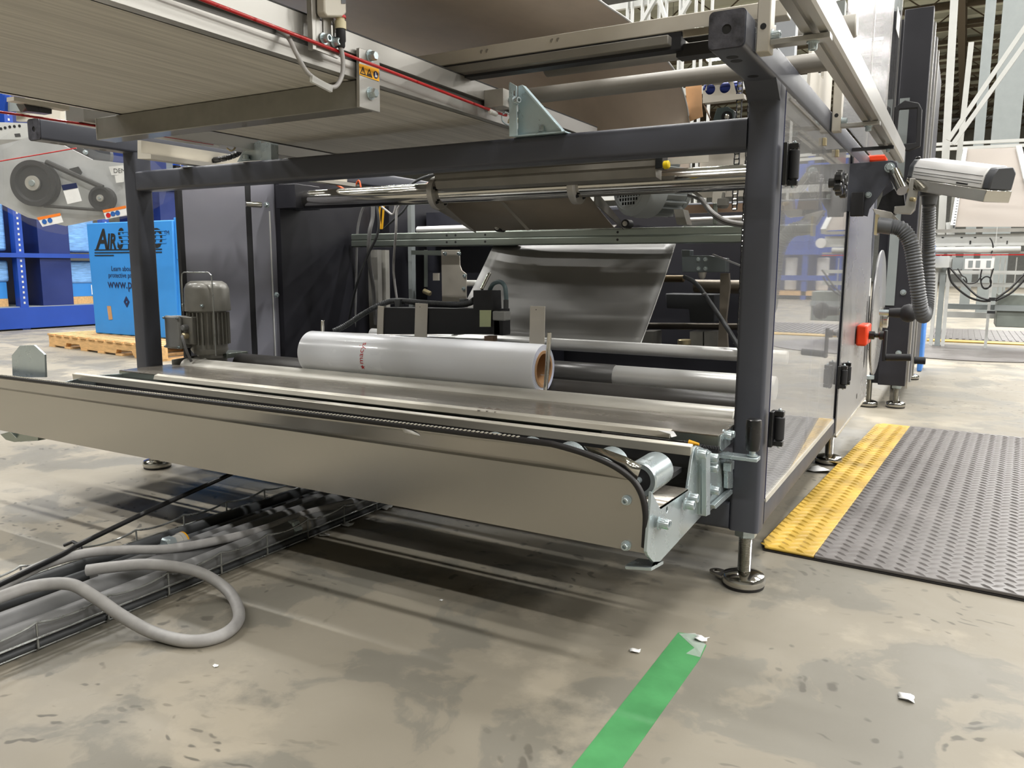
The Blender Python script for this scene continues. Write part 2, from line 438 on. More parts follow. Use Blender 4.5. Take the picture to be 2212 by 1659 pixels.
# ---------------------------------------------------------------- machine frame
XR0, XR1, XL0, XL1, FY0, FY1 = -.427, -.361, -2.565, -2.499, 1.768, 1.834
fr = T('machine_frame', 'dark grey square-tube machine frame standing on steel levelling feet', 'frame', (-1.46, FY0, 0))
for x0, x1 in ((XR0, XR1), (XL0, XL1)):
    P('post', tubeZ(x0, x1, FY0, FY1, .141, 1.126), frame_grey, fr)
    u = P('upper_tube', tubeY(x0, x1, 1.124, 1.190, 1.456, 4.0), frame_grey, fr)
    cxm = (x0+x1)/2
    e = [(a, 1.4555, c) for a, c in rrect(x0+.0015, x1-.0015, 1.1255, 1.1885, .009)]
    P('end_cap', MB().prism(e, (0, -.003, 0), [circ((cxm, 1.4555, 1.157), (1, 0, 0), (0, 0, 1), .0085)]), M('chipped_cap_paint', (72, 72, 78), .34, .1, .5, 45, bump=.5, bs=80), u, 'chipped dark end cap with a round hole')
    P('plug_hole', MB().cyl((cxm, 1.4548, 1.157), (cxm, 1.4560, 1.157), .0084, 16), black_ink, u)
    for yy in (1.515, 1.545, 1.68):
        P('drilled_hole', MB().lathe((cxm-.004, yy, 1.1236), (0, 0, 1), [(0, .011), (.0008, .011)], 16), black_ink, u)
    P('side_rail', tubeY(x0, x1, .141, .207, FY1, 4.0), frame_grey, fr)
    for yy in (3.05, 3.95):
        P('post', tubeZ(x0, x1, yy-.033, yy+.033, .207, 1.124), frame_grey, fr)
P('crossbeam', tubeX(FY0, FY1, .996, 1.062, XL1, XR0), frame_grey, fr)
P('crossbeam', tubeX(FY0, FY1, .141, .207, XL1, XR0), frame_grey, fr)
P('crossbeam', tubeX(3.92, 3.98, .996, 1.062, XL1, XR0), frame_grey, fr)
P('weld_gusset', MB().prism([(XR0, FY0+.004, 1.126), (XR0, 1.72, 1.126), (XR0, FY0+.004, 1.09)], (.066, 0, 0)), frame_grey, fr)
# levelling feet
def foot(x, y, parent, ztop=.141, lug=False):
    f = MB().lathe((x, y, 0), (0, 0, 1), [(.006, .0), (.006, .047), (.012, .050), (.022, .050), (.029, .046), (.033, .036), (.037, .018), (.038, .0)], 40, caps=False)
    o = P('levelling_foot', f, chrome, parent)
    P('rubber_pad', MB().lathe((x, y, 0), (0, 0, 1), [(.0005, .047), (.007, .048)], 36), rubber, o)
    pr = []; z = .036; k = 0
    while z < ztop-.018: pr.append((z, .0135 if k % 2 else .0155)); z += .0016; k += 1
    P('threaded_rod', MB().lathe((x, y, 0), (0, 0, 1), pr, 20), chrome, o)
    P('hex_nut', MB().lathe((x, y, 0), (0, 0, 1), [(ztop-.020, .023), (ztop-.018, .026), (ztop-.002, .026), (ztop, .024)], 6), zinc, o)
    if lug:
        d = Vector((-.93, .35, 0)); c = Vector((x, y, .008))+d*.075; e = Vector((-d.y, d.x, 0))
        out = [c+(e*math.cos(a)+d*math.sin(a))*.018 for a in [PI*i/10 for i in range(11)]]+[Vector((x, y, .008))+d*.03-e*.024, Vector((x, y, .008))+d*.03+e*.024]
        P('foot_lug', MB().prism(out, (0, 0, .005), [circ(c, e, d, .010)]), chrome, o)
foot(-.394, 1.803, fr, lug=True)
foot(-2.545, 1.815, fr)
foot(-.394, 3.16, fr); foot(-.394, 4.62, fr, .17)
foot(-2.53, 3.16, fr)

# ---------------------------------------------------------------- right side: clear door, sheet panel
XD = -.355
dr = T('guard_door', 'clear plastic guard door on black hinges at the right side of the machine', 'door', (XD, 2.4, .2))
P('pane', MB().box(-.366, -.3615, 1.838, 2.955, .207, 1.122), door_clear, dr, 'clear pane')
P('pane_edge', B(-.3665, -.3612, 1.834, 1.838, .207, 1.122), navy_ink, dr)
P('bottom_strip', MB().prism([(-.362, 1.836, .199), (-.358, 1.836, .199), (-.360, 1.836, .209), (-.366, 1.836, .209)], (0, 1.12, 0)), white_lip, dr, 'pale bottom strip')
P('top_channel', B(-.361, -.3585, 1.87, 2.3, 1.108, 1.113), alum, dr)
P('stiffener', B(-.373, -.3665, 2.425, 2.429, .207, 1.12), navy_ink, dr)
def hinge(y0, z0, z1, pr, sgn=1):
    x = XD+.003
    h = P('hinge', MB().box(x, x+.009, y0-.018, y0+.014, z0, z1).box(x, x+.028, y0+.002, y0+.018, z0, z0+.012).box(x, x+.028, y0+.002, y0+.018, z1-.012, z1), black_plastic, pr, bev=.0015)
    P('hinge_barrel', MB().rcyl((x+.018, y0+.011, z0+.013), (x+.018, y0+.011, z1-.013), .0115, 18), black_matt, h)
    P('hinge_pin', MB().rcyl((x+.018, y0+.011, z0-.005), (x+.018, y0+.011, z1+.006), .004, 12), zinc, h)
hinge(1.802, .917, 1.006, dr)
hinge(1.802, .342, .423, dr)
hinge(2.93, .325, .405, dr)
for yy in (2.35, 2.6):
    P('latch_block', B(-.361, -.352, yy, yy+.02, 1.075, 1.095), brass, dr, bev=.001)
for yy in (2.47, 2.56):
    k = MB().cyl((XD, yy, .985), (XD+.024, yy, .985), .014, 14)
    kn = P('star_knob', k, black_plastic, dr)
    for a in range(5):
        an = a*2*PI/5
        P('knob_lobe', MB().rcyl((XD+.018, yy+.024*math.cos(an), .985+.024*math.sin(an)), (XD+.038, yy+.024*math.cos(an), .985+.024*math.sin(an)), .0135, 12), black_plastic, kn)
satin = M('satin_sheet', (158, 158, 159), .28, .35, .03, 2, rv=.06)
pn = T('side_panel', 'satin grey sheet panel beside the clear guard door', 'panel', (XD, 3.5, .135))
P('sheet', MB().prism([(XD, 3.0, .135), (XD, 4.03, .135), (XD, 3.92, .60), (XD, 3.80, .84), (XD, 3.80, 1.122), (XD, 3.0, 1.122)], (-.004, 0, 0)), satin, pn)
P('slot', MB().prism([(XD+.0006, 3.80, .33), (XD+.0006, 3.83, .30), (XD+.0006, 3.86, .34), (XD+.0006, 3.80, .60), (XD+.0006, 3.78, .60)], (-.001, 0, 0)), black_ink, pn)
P('white_tag', B(XD, XD+.001, 3.84, 3.88, .62, .70), paper_white, pn)
hinge(3.04, .325, .405, pn)
P('cable_hole', MB().cyl((XD-.001, 3.62, .20), (XD+.001, 3.62, .20), .012, 12), black_ink, pn)
P('bottom_fold', B(XD-.004, XD+.004, 3.0, 3.99, .135, .142), white_lip, pn)

# guard disc behind the panel, with hub and ball handle
gd = T('hand_wheel', 'grey round handwheel disc with black ball handle beside the sheet panel', 'handwheel', (-.335, 4.17, .53))
P('disc', MB().lathe((-.349, 4.17, .53), (1, 0, 0), [(0, .29), (.006, .30), (.012, .30), (.016, .285), (.016, .08), (.022, .07), (.022, 0)], 48), satin, gd)
P('hub', MB().lathe((-.327, 4.20, .50), (1, 0, 0), [(0, .06), (.01, .06), (.012, .045), (.03, .045), (.034, .035), (.034, 0)], 28), chrome, gd)
hb = A(1905, 675, x=-.29)
P('handle_stem', MB().cyl((-.30, hb.y, hb.z), (-.255, hb.y, hb.z), .013, 14), zinc, gd)
P('ball_handle', MB().lathe((-.262, hb.y, hb.z), (1, 0, 0), [(0, .018), (.03, .021), (.045, .022), (.055, .034), (.075, .040), (.095, .034), (.108, .018), (.112, 0)], 22), black_matt, gd)

es = T('selector_switch', 'orange-red square switch block with black stem beside the handwheel', 'switch', (XD, 3.62, .43))
eo = A(1867, 722, x=-.33)
P('switch_body', MB().box(-.352, -.312, eo.y-.085, eo.y+.085, eo.z-.042, eo.z+.042), orange_red, es, bev=.008)
P('stem', MB().lathe((-.312, eo.y, eo.z-.003), (1, 0, 0), [(0, .017), (.02, .017), (.024, .009), (.036, .009), (.04, .017), (.055, .018)], 16), black_plastic, es)
ck = T('crank_handle', 'small black crank handle standing out beside the orange-red switch', 'handle', (-.257, eo.y, .33))
x0 = -.257
P('crank_arm', MB().box(x0, x0+.012, eo.y-.018, eo.y+.018, eo.z-.105, eo.z+.02), black_matt, ck, bev=.003)
P('crank_grip', MB().rcyl((x0+.01, eo.y, eo.z-.09), (x0+.105, eo.y, eo.z-.085), .014, 16), black_matt, ck)

# dark bracket plate with bolts and the scanner head
YB = 2.98
bk = T('bracket_plate', 'dark grey angled bracket plate with three bolts carrying the scanner head', 'bracket', (-.3, YB, .96))
def pxl(pts, **k): return [A(a, b_, **k) for a, b_ in pts]
P('plate', MB().prism(pxl([(1815, 355), (1928, 346), (1938, 352), (1940, 366), (1932, 378), (1878, 452), (1874, 468), (1815, 452)], y=YB), (0, .005, 0)), frame_grey, bk, bev=.001)
for px, py, rr in ((1922, 362, .011), (1876, 421, .007), (1809, 423, .006), (1860, 421, .006)):
    bolt(bk, A(px, py, y=YB), (0, -1, 0), rr, 'hex', zinc)
P('corner_hinge', MB().box(*(A(1838, 468, y=YB).x, A(1866, 468, y=YB).x, YB-.03, YB-.001, A(1850, 468, y=YB).z, A(1850, 416, y=YB).z)), black_matt, bk, bev=.003)
pc = A(1945, 375, y=YB)
P('pivot_pipe', MB().cyl(A(1931, 372, y=YB+.01), A(1950, 412, y=YB-.05), .019, 24), chrome, bk)
P('yoke', MB().prism(pxl([(1966, 384), (1986, 386), (1976, 452), (1966, 462), (1930, 460), (1932, 446), (1955, 444)], y=YB-.02), (0, .05, 0)), alum, bk, 'bent aluminium yoke', bev=.002)
P('yoke_screw', MB().rcyl(A(1966, 430, y=YB-.025), A(1978, 431, y=YB-.04), .007, 12), brass, bk)
P('arm_block', MB().prism(pxl([(1905, 425), (1950, 395), (1955, 445), (1922, 472), (1890, 462)], y=YB+.03), (0, .05, 0)), black_matt, bk, bev=.002)
P('pinch_clamp', MB().prism(pxl([(1884, 450), (1925, 458), (1944, 478), (1900, 482)], y=YB), (0, .05, 0)), alum_raw, bk, bev=.002)

hd = T('scanner_head', 'white plastic scanner head with charcoal end caps and polished base plate', 'scanner', A(2070, 430, y=2.9))
a0 = A(1984, 371, y=3.02); a1 = A(2166, 396, y=2.80)
ud = (a1-a0).normalized(); Lh = (a1-a0).length
vd = Vector((0, 0, 1)); vd = (vd-ud*vd.dot(ud)).normalized(); wd = ud.cross(vd)
if wd.y < 0: wd = -wd
def prof(t0, t1, hs, hd_=.0):  # cross section across wd/vd
    hs = hs*1.06
    pts = [(-.045, -.02), (-.045, .018), (-.032, .040), (.03, .046), (.045, .03), (.045, -.02)]
    return [a0+ud*t0+wd*(p*hs)+vd*(q*hs) for p, q in pts]
P('head_body', MB().prism(prof(.022, 0, 1), ud*(Lh-.05)), white_plastic, hd, bev=.004)
P('end_cap', MB().prism(prof(0, 0, .92), ud*.024), charcoal_plastic, hd, 'charcoal end cap', bev=.004)
P('end_cap', MB().prism(prof(Lh-.028, 0, .96), ud*.026), charcoal_plastic, hd, 'charcoal end cap', bev=.005)
for q in (-.006, .002, .016):
    P('groove', MB().obox(a0+ud*(Lh/2)+wd*(-.0479)+vd*q, ud*(Lh/2-.03), wd*.0006, vd*.0006), charcoal_plastic, hd)
P('head_seam', MB().prism([p for p in prof(.026, 0, 1.006)], ud*.0012), charcoal_plastic, hd)
P('base_plate', MB().obox(a0+ud*(Lh/2+.002)+vd*(-.039), ud*(Lh/2-.006), wd*.050, vd*.018), chrome, hd, 'polished base plate', bev=.002)
mk_ = MB(); put_text(mk_, 'Modell', a0+ud*(Lh*.66)-wd*.0516-vd*.010, ud, vd, .012)
P('printed_word', MB().obox(a0+ud*(Lh*.7)-wd*.0484-vd*.0135, ud*.022, wd*.0004, vd*.0022), black_ink, hd)
P('adjust_knob', MB().rcyl(a0-ud*.005+vd*.02, a0-ud*.012+vd*.048-wd*.005, .008, 12), black_plastic, hd)

def corrugated(name, pts, rr, pr, mat=hose_grey, pitch=.0075, r2=None):
    r2 = r2 or rr
    sp = spline(pts, 40); out = [sp[0]]; acc = 0
    for i in range(1, len(sp)):
        d = (sp[i]-sp[i-1]).length; acc += d
        if acc >= pitch/2: out.append(sp[i]); acc = 0
    return P(name, MB().tube(out, rr, 18, rf=lambda i: (rr+(r2-rr)*i/len(out))*(1.0 if i % 2 else .86)), mat, pr)
hs = T('hose', 'thick grey corrugated hose looping down below the scanner head', 'hose', A(1990, 690, y=2.95))
corrugated('corrugated_tube', [A(1922, 489, y=2.92), A(1948, 496, y=2.92), A(1968, 528, y=2.92), A(1978, 590, y=2.92), A(1986, 650, y=2.93), A(1993, 682, y=2.97), A(2000, 672, y=3.08), A(2005, 620, y=3.12), A(2006, 540, y=3.12), A(2007, 436, y=3.06)], .0265, hs, r2=.021)
P('hose_cuff', MB().rcyl(A(1894, 486, y=2.92), A(1928, 490, y=2.92), .026, 24), hose_grey, hs)
P('hose_cuff', MB().lathe(A(2007, 442, y=3.05), (0, 0, 1), [(0, .022), (.028, .026), (.03, .034), (.05, .034)], 22), hose_grey, hs)
P('coupling_plate', MB().obox(A(1894, 486, y=2.92), Vector((.004, 0, 0)), Vector((0, .03, 0)), Vector((0, 0, .033))), brass, hs)

# rail beside the frame on clamp plates
rl = T('guide_rail', 'long aluminium rail with slotted underside above the guard door', 'rail', (-.25, 2.3, 1.15))
P('rail_body', MB().prism([(-.279, .95, 1.151), (-.262, .95, 1.151), (-.262, .95, 1.16), (-.250, .95, 1.16), (-.250, .95, 1.151), (-.236, .95, 1.151), (-.231, .95, 1.155), (-.231, .95, 1.207), (-.279, .95, 1.207)], (0, 2.55, 0)), alum, rl)
for yy in (1.52, 2.47):
    cp = P('clamp_plate', MB().box(-.358, -.334, yy, yy+.036, 1.128, 1.36), plate_beige, rl, bev=.002)
    P('plate_hole', MB().cyl((-.346, yy-.0006, 1.172), (-.346, yy+.001, 1.172), .0055, 14), black_ink, cp)
    bolt(cp, (-.334, yy+.018, 1.158), (1, 0, 0), .008, 'socket', zinc)
    P('rail_tab', MB().box(-.334, -.232, yy+.004, yy+.032, 1.139, 1.149), alum, rl, bev=.001)
    bolt(rl, (-.262, yy+.018, 1.139), (0, 0, -1), .0075, 'socket', zinc)
P('rail_tab', MB().box(-.36, -.232, 2.98, 3.0, 1.139, 1.149), black_matt, rl, 'black tab')
bolt(rl, (-.25, 2.99, 1.139), (0, 0, -1), .005, 'socket', zinc)

# tall beige upright plate with window, above the tube
up = T('upright_plate', 'tall beige steel plate with a rounded window behind the guide rail', 'plate', (-.37, 2.9, 1.19))
pl = pxl([(1800, 0), (1730, 0), (1738, 120), (1828, 268), (1828, 190), (1808, 60)], x=-.40)
y0, y1 = 2.25, 3.0
P('plate', MB().prism([(-.385, 2.25, 1.195), (-.385, 2.62, 1.195), (-.385, 2.62, 2.3), (-.385, 2.25, 2.3)], (-.008, 0, 0),
    [[(-.385, y, z) for y, z in rrect(2.36, 2.46, 1.27, 1.36, .012)]]), plate_beige, up)
P('plate', MB().box(-.43, -.385, 2.02, 2.05, 1.195, 2.3), M('pale_grey_upright', (176, 180, 186), .5), up, 'pale grey upright strip')

# tall dark cabinet at far right of the machine
cb = T('dark_cabinet', 'tall narrow dark grey cabinet behind the handwheel', 'cabinet', (-.28, 5.2, .12))
P('cabinet_front', B(-.352, -.221, 4.6, 4.66, .125, 2.03), dark_panel, cb, bev=.003)
P('cabinet_body', B(-.40, -.225, 4.66, 6.3, .125, 2.0), dark_panel, cb)
for k in range(3):
    P('edge_profile', B(-.225, -.213, 4.70+k*.30, 4.76+k*.30, .10, 1.98), alum if k != 1 else satin, cb)
for zz in (.30, .62):
    bolt(cb, (-.262, 4.6, zz), (0, -1, 0), .010, 'hex', zinc)
foot(-.262, 4.66, cb, .125); foot(-.25, 5.93, cb, .125)
P('caster_wheel', MB().rcyl((-.30, 4.80, .06), (-.27, 4.80, .06), .055, 24), alum_raw, cb)
P('inspection_window', B(-.345, -.30, 4.595, 4.6, .55, 1.6), grey_steel, cb)
P('crank_stub', MB().rcyl(A(1975, 778, x=-.21), A(1975, 778, x=-.21)+Vector((.06, 0, 0)), .022, 14), black_matt, cb)

# clear upper guards
cg = T('upper_guard', 'tall streaky clear plastic guard rising behind the guide rail', 'guard', (-.36, 3.6, 1.2))
for k, (ya, yb) in enumerate(((2.70, 3.40), (3.42, 4.1), (4.12, 4.55))):
    P('pane', B(-.366, -.361, ya, yb, 1.2, 3.4), clear2 if k < 2 else clear, cg)
    P('pane_edge', B(-.367, -.3605, yb-.004, yb+.012, 1.2, 3.4), alum, cg)
P('steel_strip', B(-.40, -.37, 4.15, 4.5, 1.2, 3.4), satin, cg)
P('rating_tag', B(-.36, -.3595, 4.28, 4.46, 1.86, 1.96), paper_white, cg)
hp = pxl([(1932, 232), (1955, 216), (1985, 222), (1992, 236), (1988, 316), (1962, 326), (1928, 322)], y=4.4)
P('bow_handle', MB().prism(hp, (0, .03, 0), [pxl([(1942, 236), (1981, 233), (1978, 308), (1936, 312)], y=4.4)]), black_matt, cg, 'black rectangular bow handle', bev=.004)
oc = T('latch_switch', 'small orange-red latch switch peeking above the bracket plate', 'switch', A(1888, 344, y=3.6))
P('latch_body', MB().box(-.37, -.30, 3.55, 3.62, A(1888, 352, y=3.6).z, A(1888, 338, y=3.6).z), orange_red, oc, bev=.006)
# ---------------------------------------------------------------- film roll cradle
XC = -.44
cr = T('roll_cradle', 'galvanised roll cradle with steel table, rollers and wide steel skirt between the frame posts', 'roll cradle', (-1.46, 1.55, .2))
ZT = .384
P('table_plate', B(-2.505, -.431, 1.662, 1.862, ZT-.004, ZT), steel_table, cr, bev=.0012)
fl = MB().box(-2.505, -.55, 1.662, 1.665, ZT-.030, ZT-.004).box(-.55, -.431, 1.662, 1.665, ZT-.030, ZT-.004)
P('table_flange', fl, zinc_dark, cr)
lx0, lx1 = -2.294, -.533
P('front_lip', MB().prism([(lx0, 1.660, ZT+.003), (lx0, 1.645, ZT-.001), (lx0, 1.640, ZT-.014), (lx0, 1.643, ZT-.016), (lx0, 1.660, ZT-.004)], (lx1-lx0, 0, 0)), white_lip, cr, 'pale rounded front lip', bev=.001)
P('guide_bar', MB().prism([(-2.52, 1.505, .388), (-2.52, 1.520, .391), (-2.52, 1.522, .371), (-2.52, 1.507, .368)], (2.076, 0, 0)), white_lip, cr, 'bright guide bar', bev=.0015)
P('under_channel', B(-2.48, -.46, 1.56, 1.655, .330, .362), black_matt, cr, 'dark trough')
for i in range(9):
    P('clip', B(-2.1+i*.19, -2.085+i*.19, 1.556, 1.566, .362, .368), paper_white, cr)
P('sensor_bracket', MB().box(-2.49, -2.30, 1.575, 1.64, .352, .358).box(-2.49, -2.43, 1.59, 1.61, .358, .362), black_matt, cr, bev=.001)
# skirt: front sheet, tilted upper strip, round right corner
SY = 1.262; zb, zf, zt = .244, .373, .418
xr = -.436; xl = -2.85
tp = [(1150, 944), (1210, 958), (1262, 974), (1310, 994), (1345, 1016), (1372, 1043), (1388, 1074), (1395, 1112), (1394, 1150), (1392, 1182)]
tw = [A(a, b_, y=SY) for a, b_ in tp]
zt = .4235
cur = spline([(-.85, SY, .423), (-.75, SY, zt)]+tw, 6)
cur = [Vector((p.x, SY, min(p.z, zt))) for p in cur]
front = [(xl, SY, zb), (tw[-1].x, SY, zb)]+[(p.x, SY, p.z) for p in reversed(cur) if p.z < zf]+[(xl, SY, zf)]
sk = P('skirt_sheet', MB().prism(front, (0, .003, 0)), skirt_steel, cr, 'wide brushed steel skirt')
LEAN = -.016
def ztx(x): return .4235-(-.75-min(x, -.75))*.0052
rows = []
for j in range(5):
    t = j/4; row = []
    for i in range(21):
        x = xl+(-.85-xl)*i/20; row.append((x, SY+LEAN*t, zf+(ztx(x)-zf)*t))
    for p in cur[1:]:
        if p.z < zf: break
        h = (p.z-zf)/(zt-zf); row.append((p.x, SY+LEAN*t*h, zf+(p.z-zf)*t))
    rows.append(row)
P('skirt_top_strip', MB().sheet(rows), skirt_steel, cr, 'tilted upper strip of the skirt', th=.0025)
def onE(p):
    h = max(0, (p.z-zf)/(zt-zf)); return Vector((p.x, SY+LEAN*h, p.z))
edge = [(xl+(-.85-xl)*i/60, SY+LEAN, ztx(xl+(-.85-xl)*i/60)) for i in range(60)]+[onE(p) for p in cur]
P('edge_trim', MB().tube(edge, .0058, 10), rubber, cr, 'black rubber edge trim')
cl = MB()
for i in range(185):
    x = -2.5+i*.0098
    cl.box(x, x+.004, SY+LEAN-.004, SY+LEAN+.0035, ztx(x)+.0048, ztx(x)+.0066)
P('trim_ribs', cl, white_lip, cr, kind='stuff')
for px, py in ((1354, 1080), (1353, 1178)):
    bolt(cr, A(px, py, y=SY), (0, -1, 0), .0062, 'socket', zinc, name='screw')
fp = MB().sheet([[A(1262, 964, y=SY+.002), A(1305, 970, y=SY+.006), A(1352, 986, y=SY+.008), A(1386, 1006, y=SY+.006)],
                 [A(1270, 974, y=SY-.006), A(1312, 990, y=SY+.0), A(1350, 1014, y=SY+.002), A(1376, 1036, y=SY+.002)]])
P('skirt_flap', fp, chrome, cr, 'loose polished corner flap', th=.002)
# right side plates
pa = pxl([(1397, 1192), (1408, 1062), (1425, 1096), (1486, 1057), (1494, 1000), (1500, 968), (1507, 963), (1520, 968), (1518, 1112), (1418, 1222), (1400, 1200)], x=XC)
P('side_plate', MB().prism(pa, (-.006, 0, 0), [circ(A(1441, 1101, x=XC), (0, 1, 0), (0, 0, 1), .006)]), zinc, cr, 'galvanised side plate', bev=.0008)
P('plate_ledge', MB().prism(pxl([(1425, 1096), (1486, 1057), (1486, 1060), (1427, 1100)], x=XC), (-.07, 0, 0)), zinc, cr)
P('trough_floor', MB().add([A(1425, 1096, x=XC), A(1486, 1057, x=XC), A(1486, 1057, x=XC)+Vector((-2.0, 0, 0)), A(1425, 1096, x=XC)+Vector((-2.0, 0, 0))], [(0, 1, 2, 3)]), steel_table, cr, th=.003)
lip = A(1416, 1225, x=XC)
P('bottom_lip', MB().prism([(XC, lip.y-.01, .222), (XC, lip.y+.02, .212), (XC, lip.y+.045, .204), (XC-.05, lip.y+.045, .200), (XC-.055, lip.y, .203), (XC-.05, lip.y-.022, .207), (XC, lip.y-.022, .214)], (0, 0, -.006)), zinc, cr, bev=.001)
pbx = XC+.006
pb = pxl([(1516, 978), (1529, 970), (1546, 985), (1546, 1000), (1574, 975), (1590, 985), (1583, 1060), (1522, 1115), (1514, 1112)], x=pbx)
pw = pxl([(1532, 1030), (1566, 1003), (1570, 1056), (1533, 1090)], x=pbx)
P('side_plate', MB().prism(pb, (-.010, 0, 0)), zinc, cr, bev=.001)
P('plate_rib', MB().prism(pxl([(1515, 980), (1524, 974), (1524, 1110), (1515, 1114)], x=pbx+.003), (.010, 0, 0)), zinc, cr, 'upright rib', bev=.001)
P('plate_rib', MB().prism(pxl([(1533, 1090), (1570, 1056), (1581, 1058), (1536, 1098)], x=pbx+.003), (.010, 0, 0)), zinc, cr, bev=.001)
P('plate_rib', MB().prism(pxl([(1563, 1000), (1573, 995), (1575, 1054), (1563, 1054)], x=pbx+.003), (.010, 0, 0)), zinc, cr, bev=.001)
P('table_bracket', MB().prism(pxl([(1556, 942), (1583, 918), (1583, 955), (1560, 975), (1556, 970)], x=XC+.008), (-.008, 0, 0)), zinc, cr, bev=.001)
for px, py, rr in ((1506, 980, .0085), (1531, 988, .009), (1531, 1010, .009), (1534, 1058, .009), (1488, 1074, .0085), (1480, 1089, .0085), (1424, 1130, .0085), (1431, 1129, .007), (1562, 940, .009), (1570, 937, .008), (1581, 1018, .008)):
    bolt(cr, A(px, py, x=XC+.006), (1, 0, 0), rr, 'socket', zinc, h=rr*1.9)
# left side plate and end plate
P('side_plate', MB().prism([(-2.49, 1.28, .24), (-2.49, 1.31, .20), (-2.49, 1.83, .18), (-2.49, 1.83, .36), (-2.49, 1.55, .38), (-2.49, 1.40, .36), (-2.49, 1.28, .35)], (-.006, 0, 0)), zinc, cr, bev=.001)
P('end_plate', MB().prism(pxl([(27, 815), (25, 768), (42, 747), (74, 745), (96, 766), (98, 815)], y=1.30), (0, .006, 0)), zinc, cr, 'eight-sided galvanised end plate', bev=.0008)
P('bottom_lip', MB().prism([A(0, 938, y=1.30), A(12, 950, y=1.30), A(30, 955, y=1.30), A(82, 952, y=1.30), A(82, 940, y=1.30), A(30, 930, y=1.30)], (0, .05, 0)), zinc_dark, cr, bev=.001)
# idler rollers, axis front to back
r0 = None
for i in range(5):
    x = -.478-i*.089
    p0 = (x, 1.305, .362); o = P('idler_roller', MB().lathe(p0, (0, 1, 0), [(0, .022), (0, .0305), (.003, .033), (.095, .033), (.098, .0305), (.098, 0)], 30, caps=False), zinc, cr)
    P('roller_core', MB().lathe((x, 1.306, .362), (0, 1, 0), [(0, 0), (0, .024)], 20, caps=False), black_matt, o)
    P('axle', MB().cyl((x, 1.29, .362), (x, 1.42, .362), .006, 10), zinc, o)
P('idler_rail', B(-2.48, -.46, 1.41, 1.50, .335, .345), black_matt, cr)
P('idler_rail', B(-2.48, -.46, 1.425, 1.43, .345, .358), black_matt, cr)
# long rollers under the film roll
P('support_roller', MB().rcyl((-2.46, 1.905, .367), (-.452, 1.905, .367), .038, 40, .002), roller_silver, cr, 'worn silver support roller')
P('roller_end', MB().rcyl((-.452, 1.905, .367), (-.446, 1.905, .367), .034, 30, .001), rubber, cr)
P('drive_roller', MB().rcyl((-2.36, 2.062, .374), (-.44, 2.062, .374), .040, 40, .002), M('black_roller', (56, 54, 52), .42, 0, .1, 8), cr, 'black drive roller')
bp = pxl([(400, 800), (400, 776), (528, 762), (530, 800)], x=-2.42)
P('roller_bearing_plate', MB().prism([(-2.475, 1.855, .30), (-2.475, 1.855, .402), (-2.475, 2.10, .418), (-2.475, 2.10, .30)], (-.008, 0, 0)), grey_motor, cr, bev=.001)
P('roller_cover', MB().box(-2.475, -2.36, 2.00, 2.10, .40, .418), zinc_dark, cr, bev=.001)
for (pt, pb_, yy) in (((1187, 718), (1178, 846), 1.932), ((697, 692), (697, 735), 2.062)):
    p0 = A(pt[0], pt[1], y=yy); p1 = A(pb_[0], pb_[1], y=yy)
    P('retaining_pin', MB().rcyl(p1, p0, .0064, 16, .001), chrome, cr)
# latch lever with black grip
lv = A(1560, 985, y=1.70)
P('latch_bar', MB().obox((A(1552, 980, y=1.70)+A(1628, 992, y=1.70))/2, Vector((.049, 0, 0)), Vector((0, .017, 0)), Vector((0, 0, .004))), zinc, cr, 'flat latch bar', bev=.001)
P('latch_tube', MB().box(A(1566, 1000, y=1.715).x, A(1583, 1000, y=1.715).x, 1.70, 1.73, A(1566, 1014, y=1.715).z, A(1566, 996, y=1.715).z), zinc, cr, bev=.001)
gp = A(1625, 985, y=1.70)
gr = P('grip', MB().lathe(gp+Vector((0, 0, .012)), (0, 0, 1), [(0, .012), (.004, .0145), (.03, .0165), (.06, .0165), (.068, .0155), (.070, .012), (.070, 0)], 24), black_plastic, cr, 'glossy black upright grip')
P('grip_screw', MB().lathe(gp, (0, 0, 1), [(0, .011), (.004, .011), (.004, .007), (.014, .007)], 12), zinc, gr)
P('gas_strut', MB().cyl(A(1300, 936, y=1.60), A(1490, 958, y=1.60), .0045, 10), black_plastic, cr, 'thin black strut')
P('strut_end', MB().cyl(A(1488, 956, y=1.60), A(1510, 960, y=1.60), .0065, 12, .003), yellow_lab, cr, 'yellow strut end')
sg = [A(1520, 968, y=1.64)+Vector((.03*t/60, 0, 0))+Vector((0, math.cos(t*.9), math.sin(t*.9)))*.007 for t in range(70)]
P('spring', MB().tube(sg, .0012, 6), black_matt, cr)
P('scrap_label', MB().prism(pxl([(1420, 930), (1455, 932), (1462, 942), (1450, 945), (1448, 938)], z=ZT+.002), (0, 0, .0006)), paper_white, cr, 'torn white label on the table edge')
P('torn_film', MB().sheet([[A(868, 924, y=SY-.018), A(890, 930, y=SY-.018)], [A(872, 934, y=SY-.012), A(905, 938, y=SY-.014)], [A(895, 946, y=SY-.006), A(915, 950, y=SY-.004)]]), paper_white, cr, 'torn scrap of clear tape on the skirt', th=.0006)
sm_ = MB()
for k in range(3): sm_.prism([A(1030+k*18+dx, 882+k*1.5+dy, z=ZT+.0003) for dx, dy in ((0, 0), (8, -3), (17, 0), (20, 5), (8, 4), (2, 6))], (0, 0, .0003))
P('smudge', sm_, M('dark_smudge', (112, 102, 90), .6), cr)

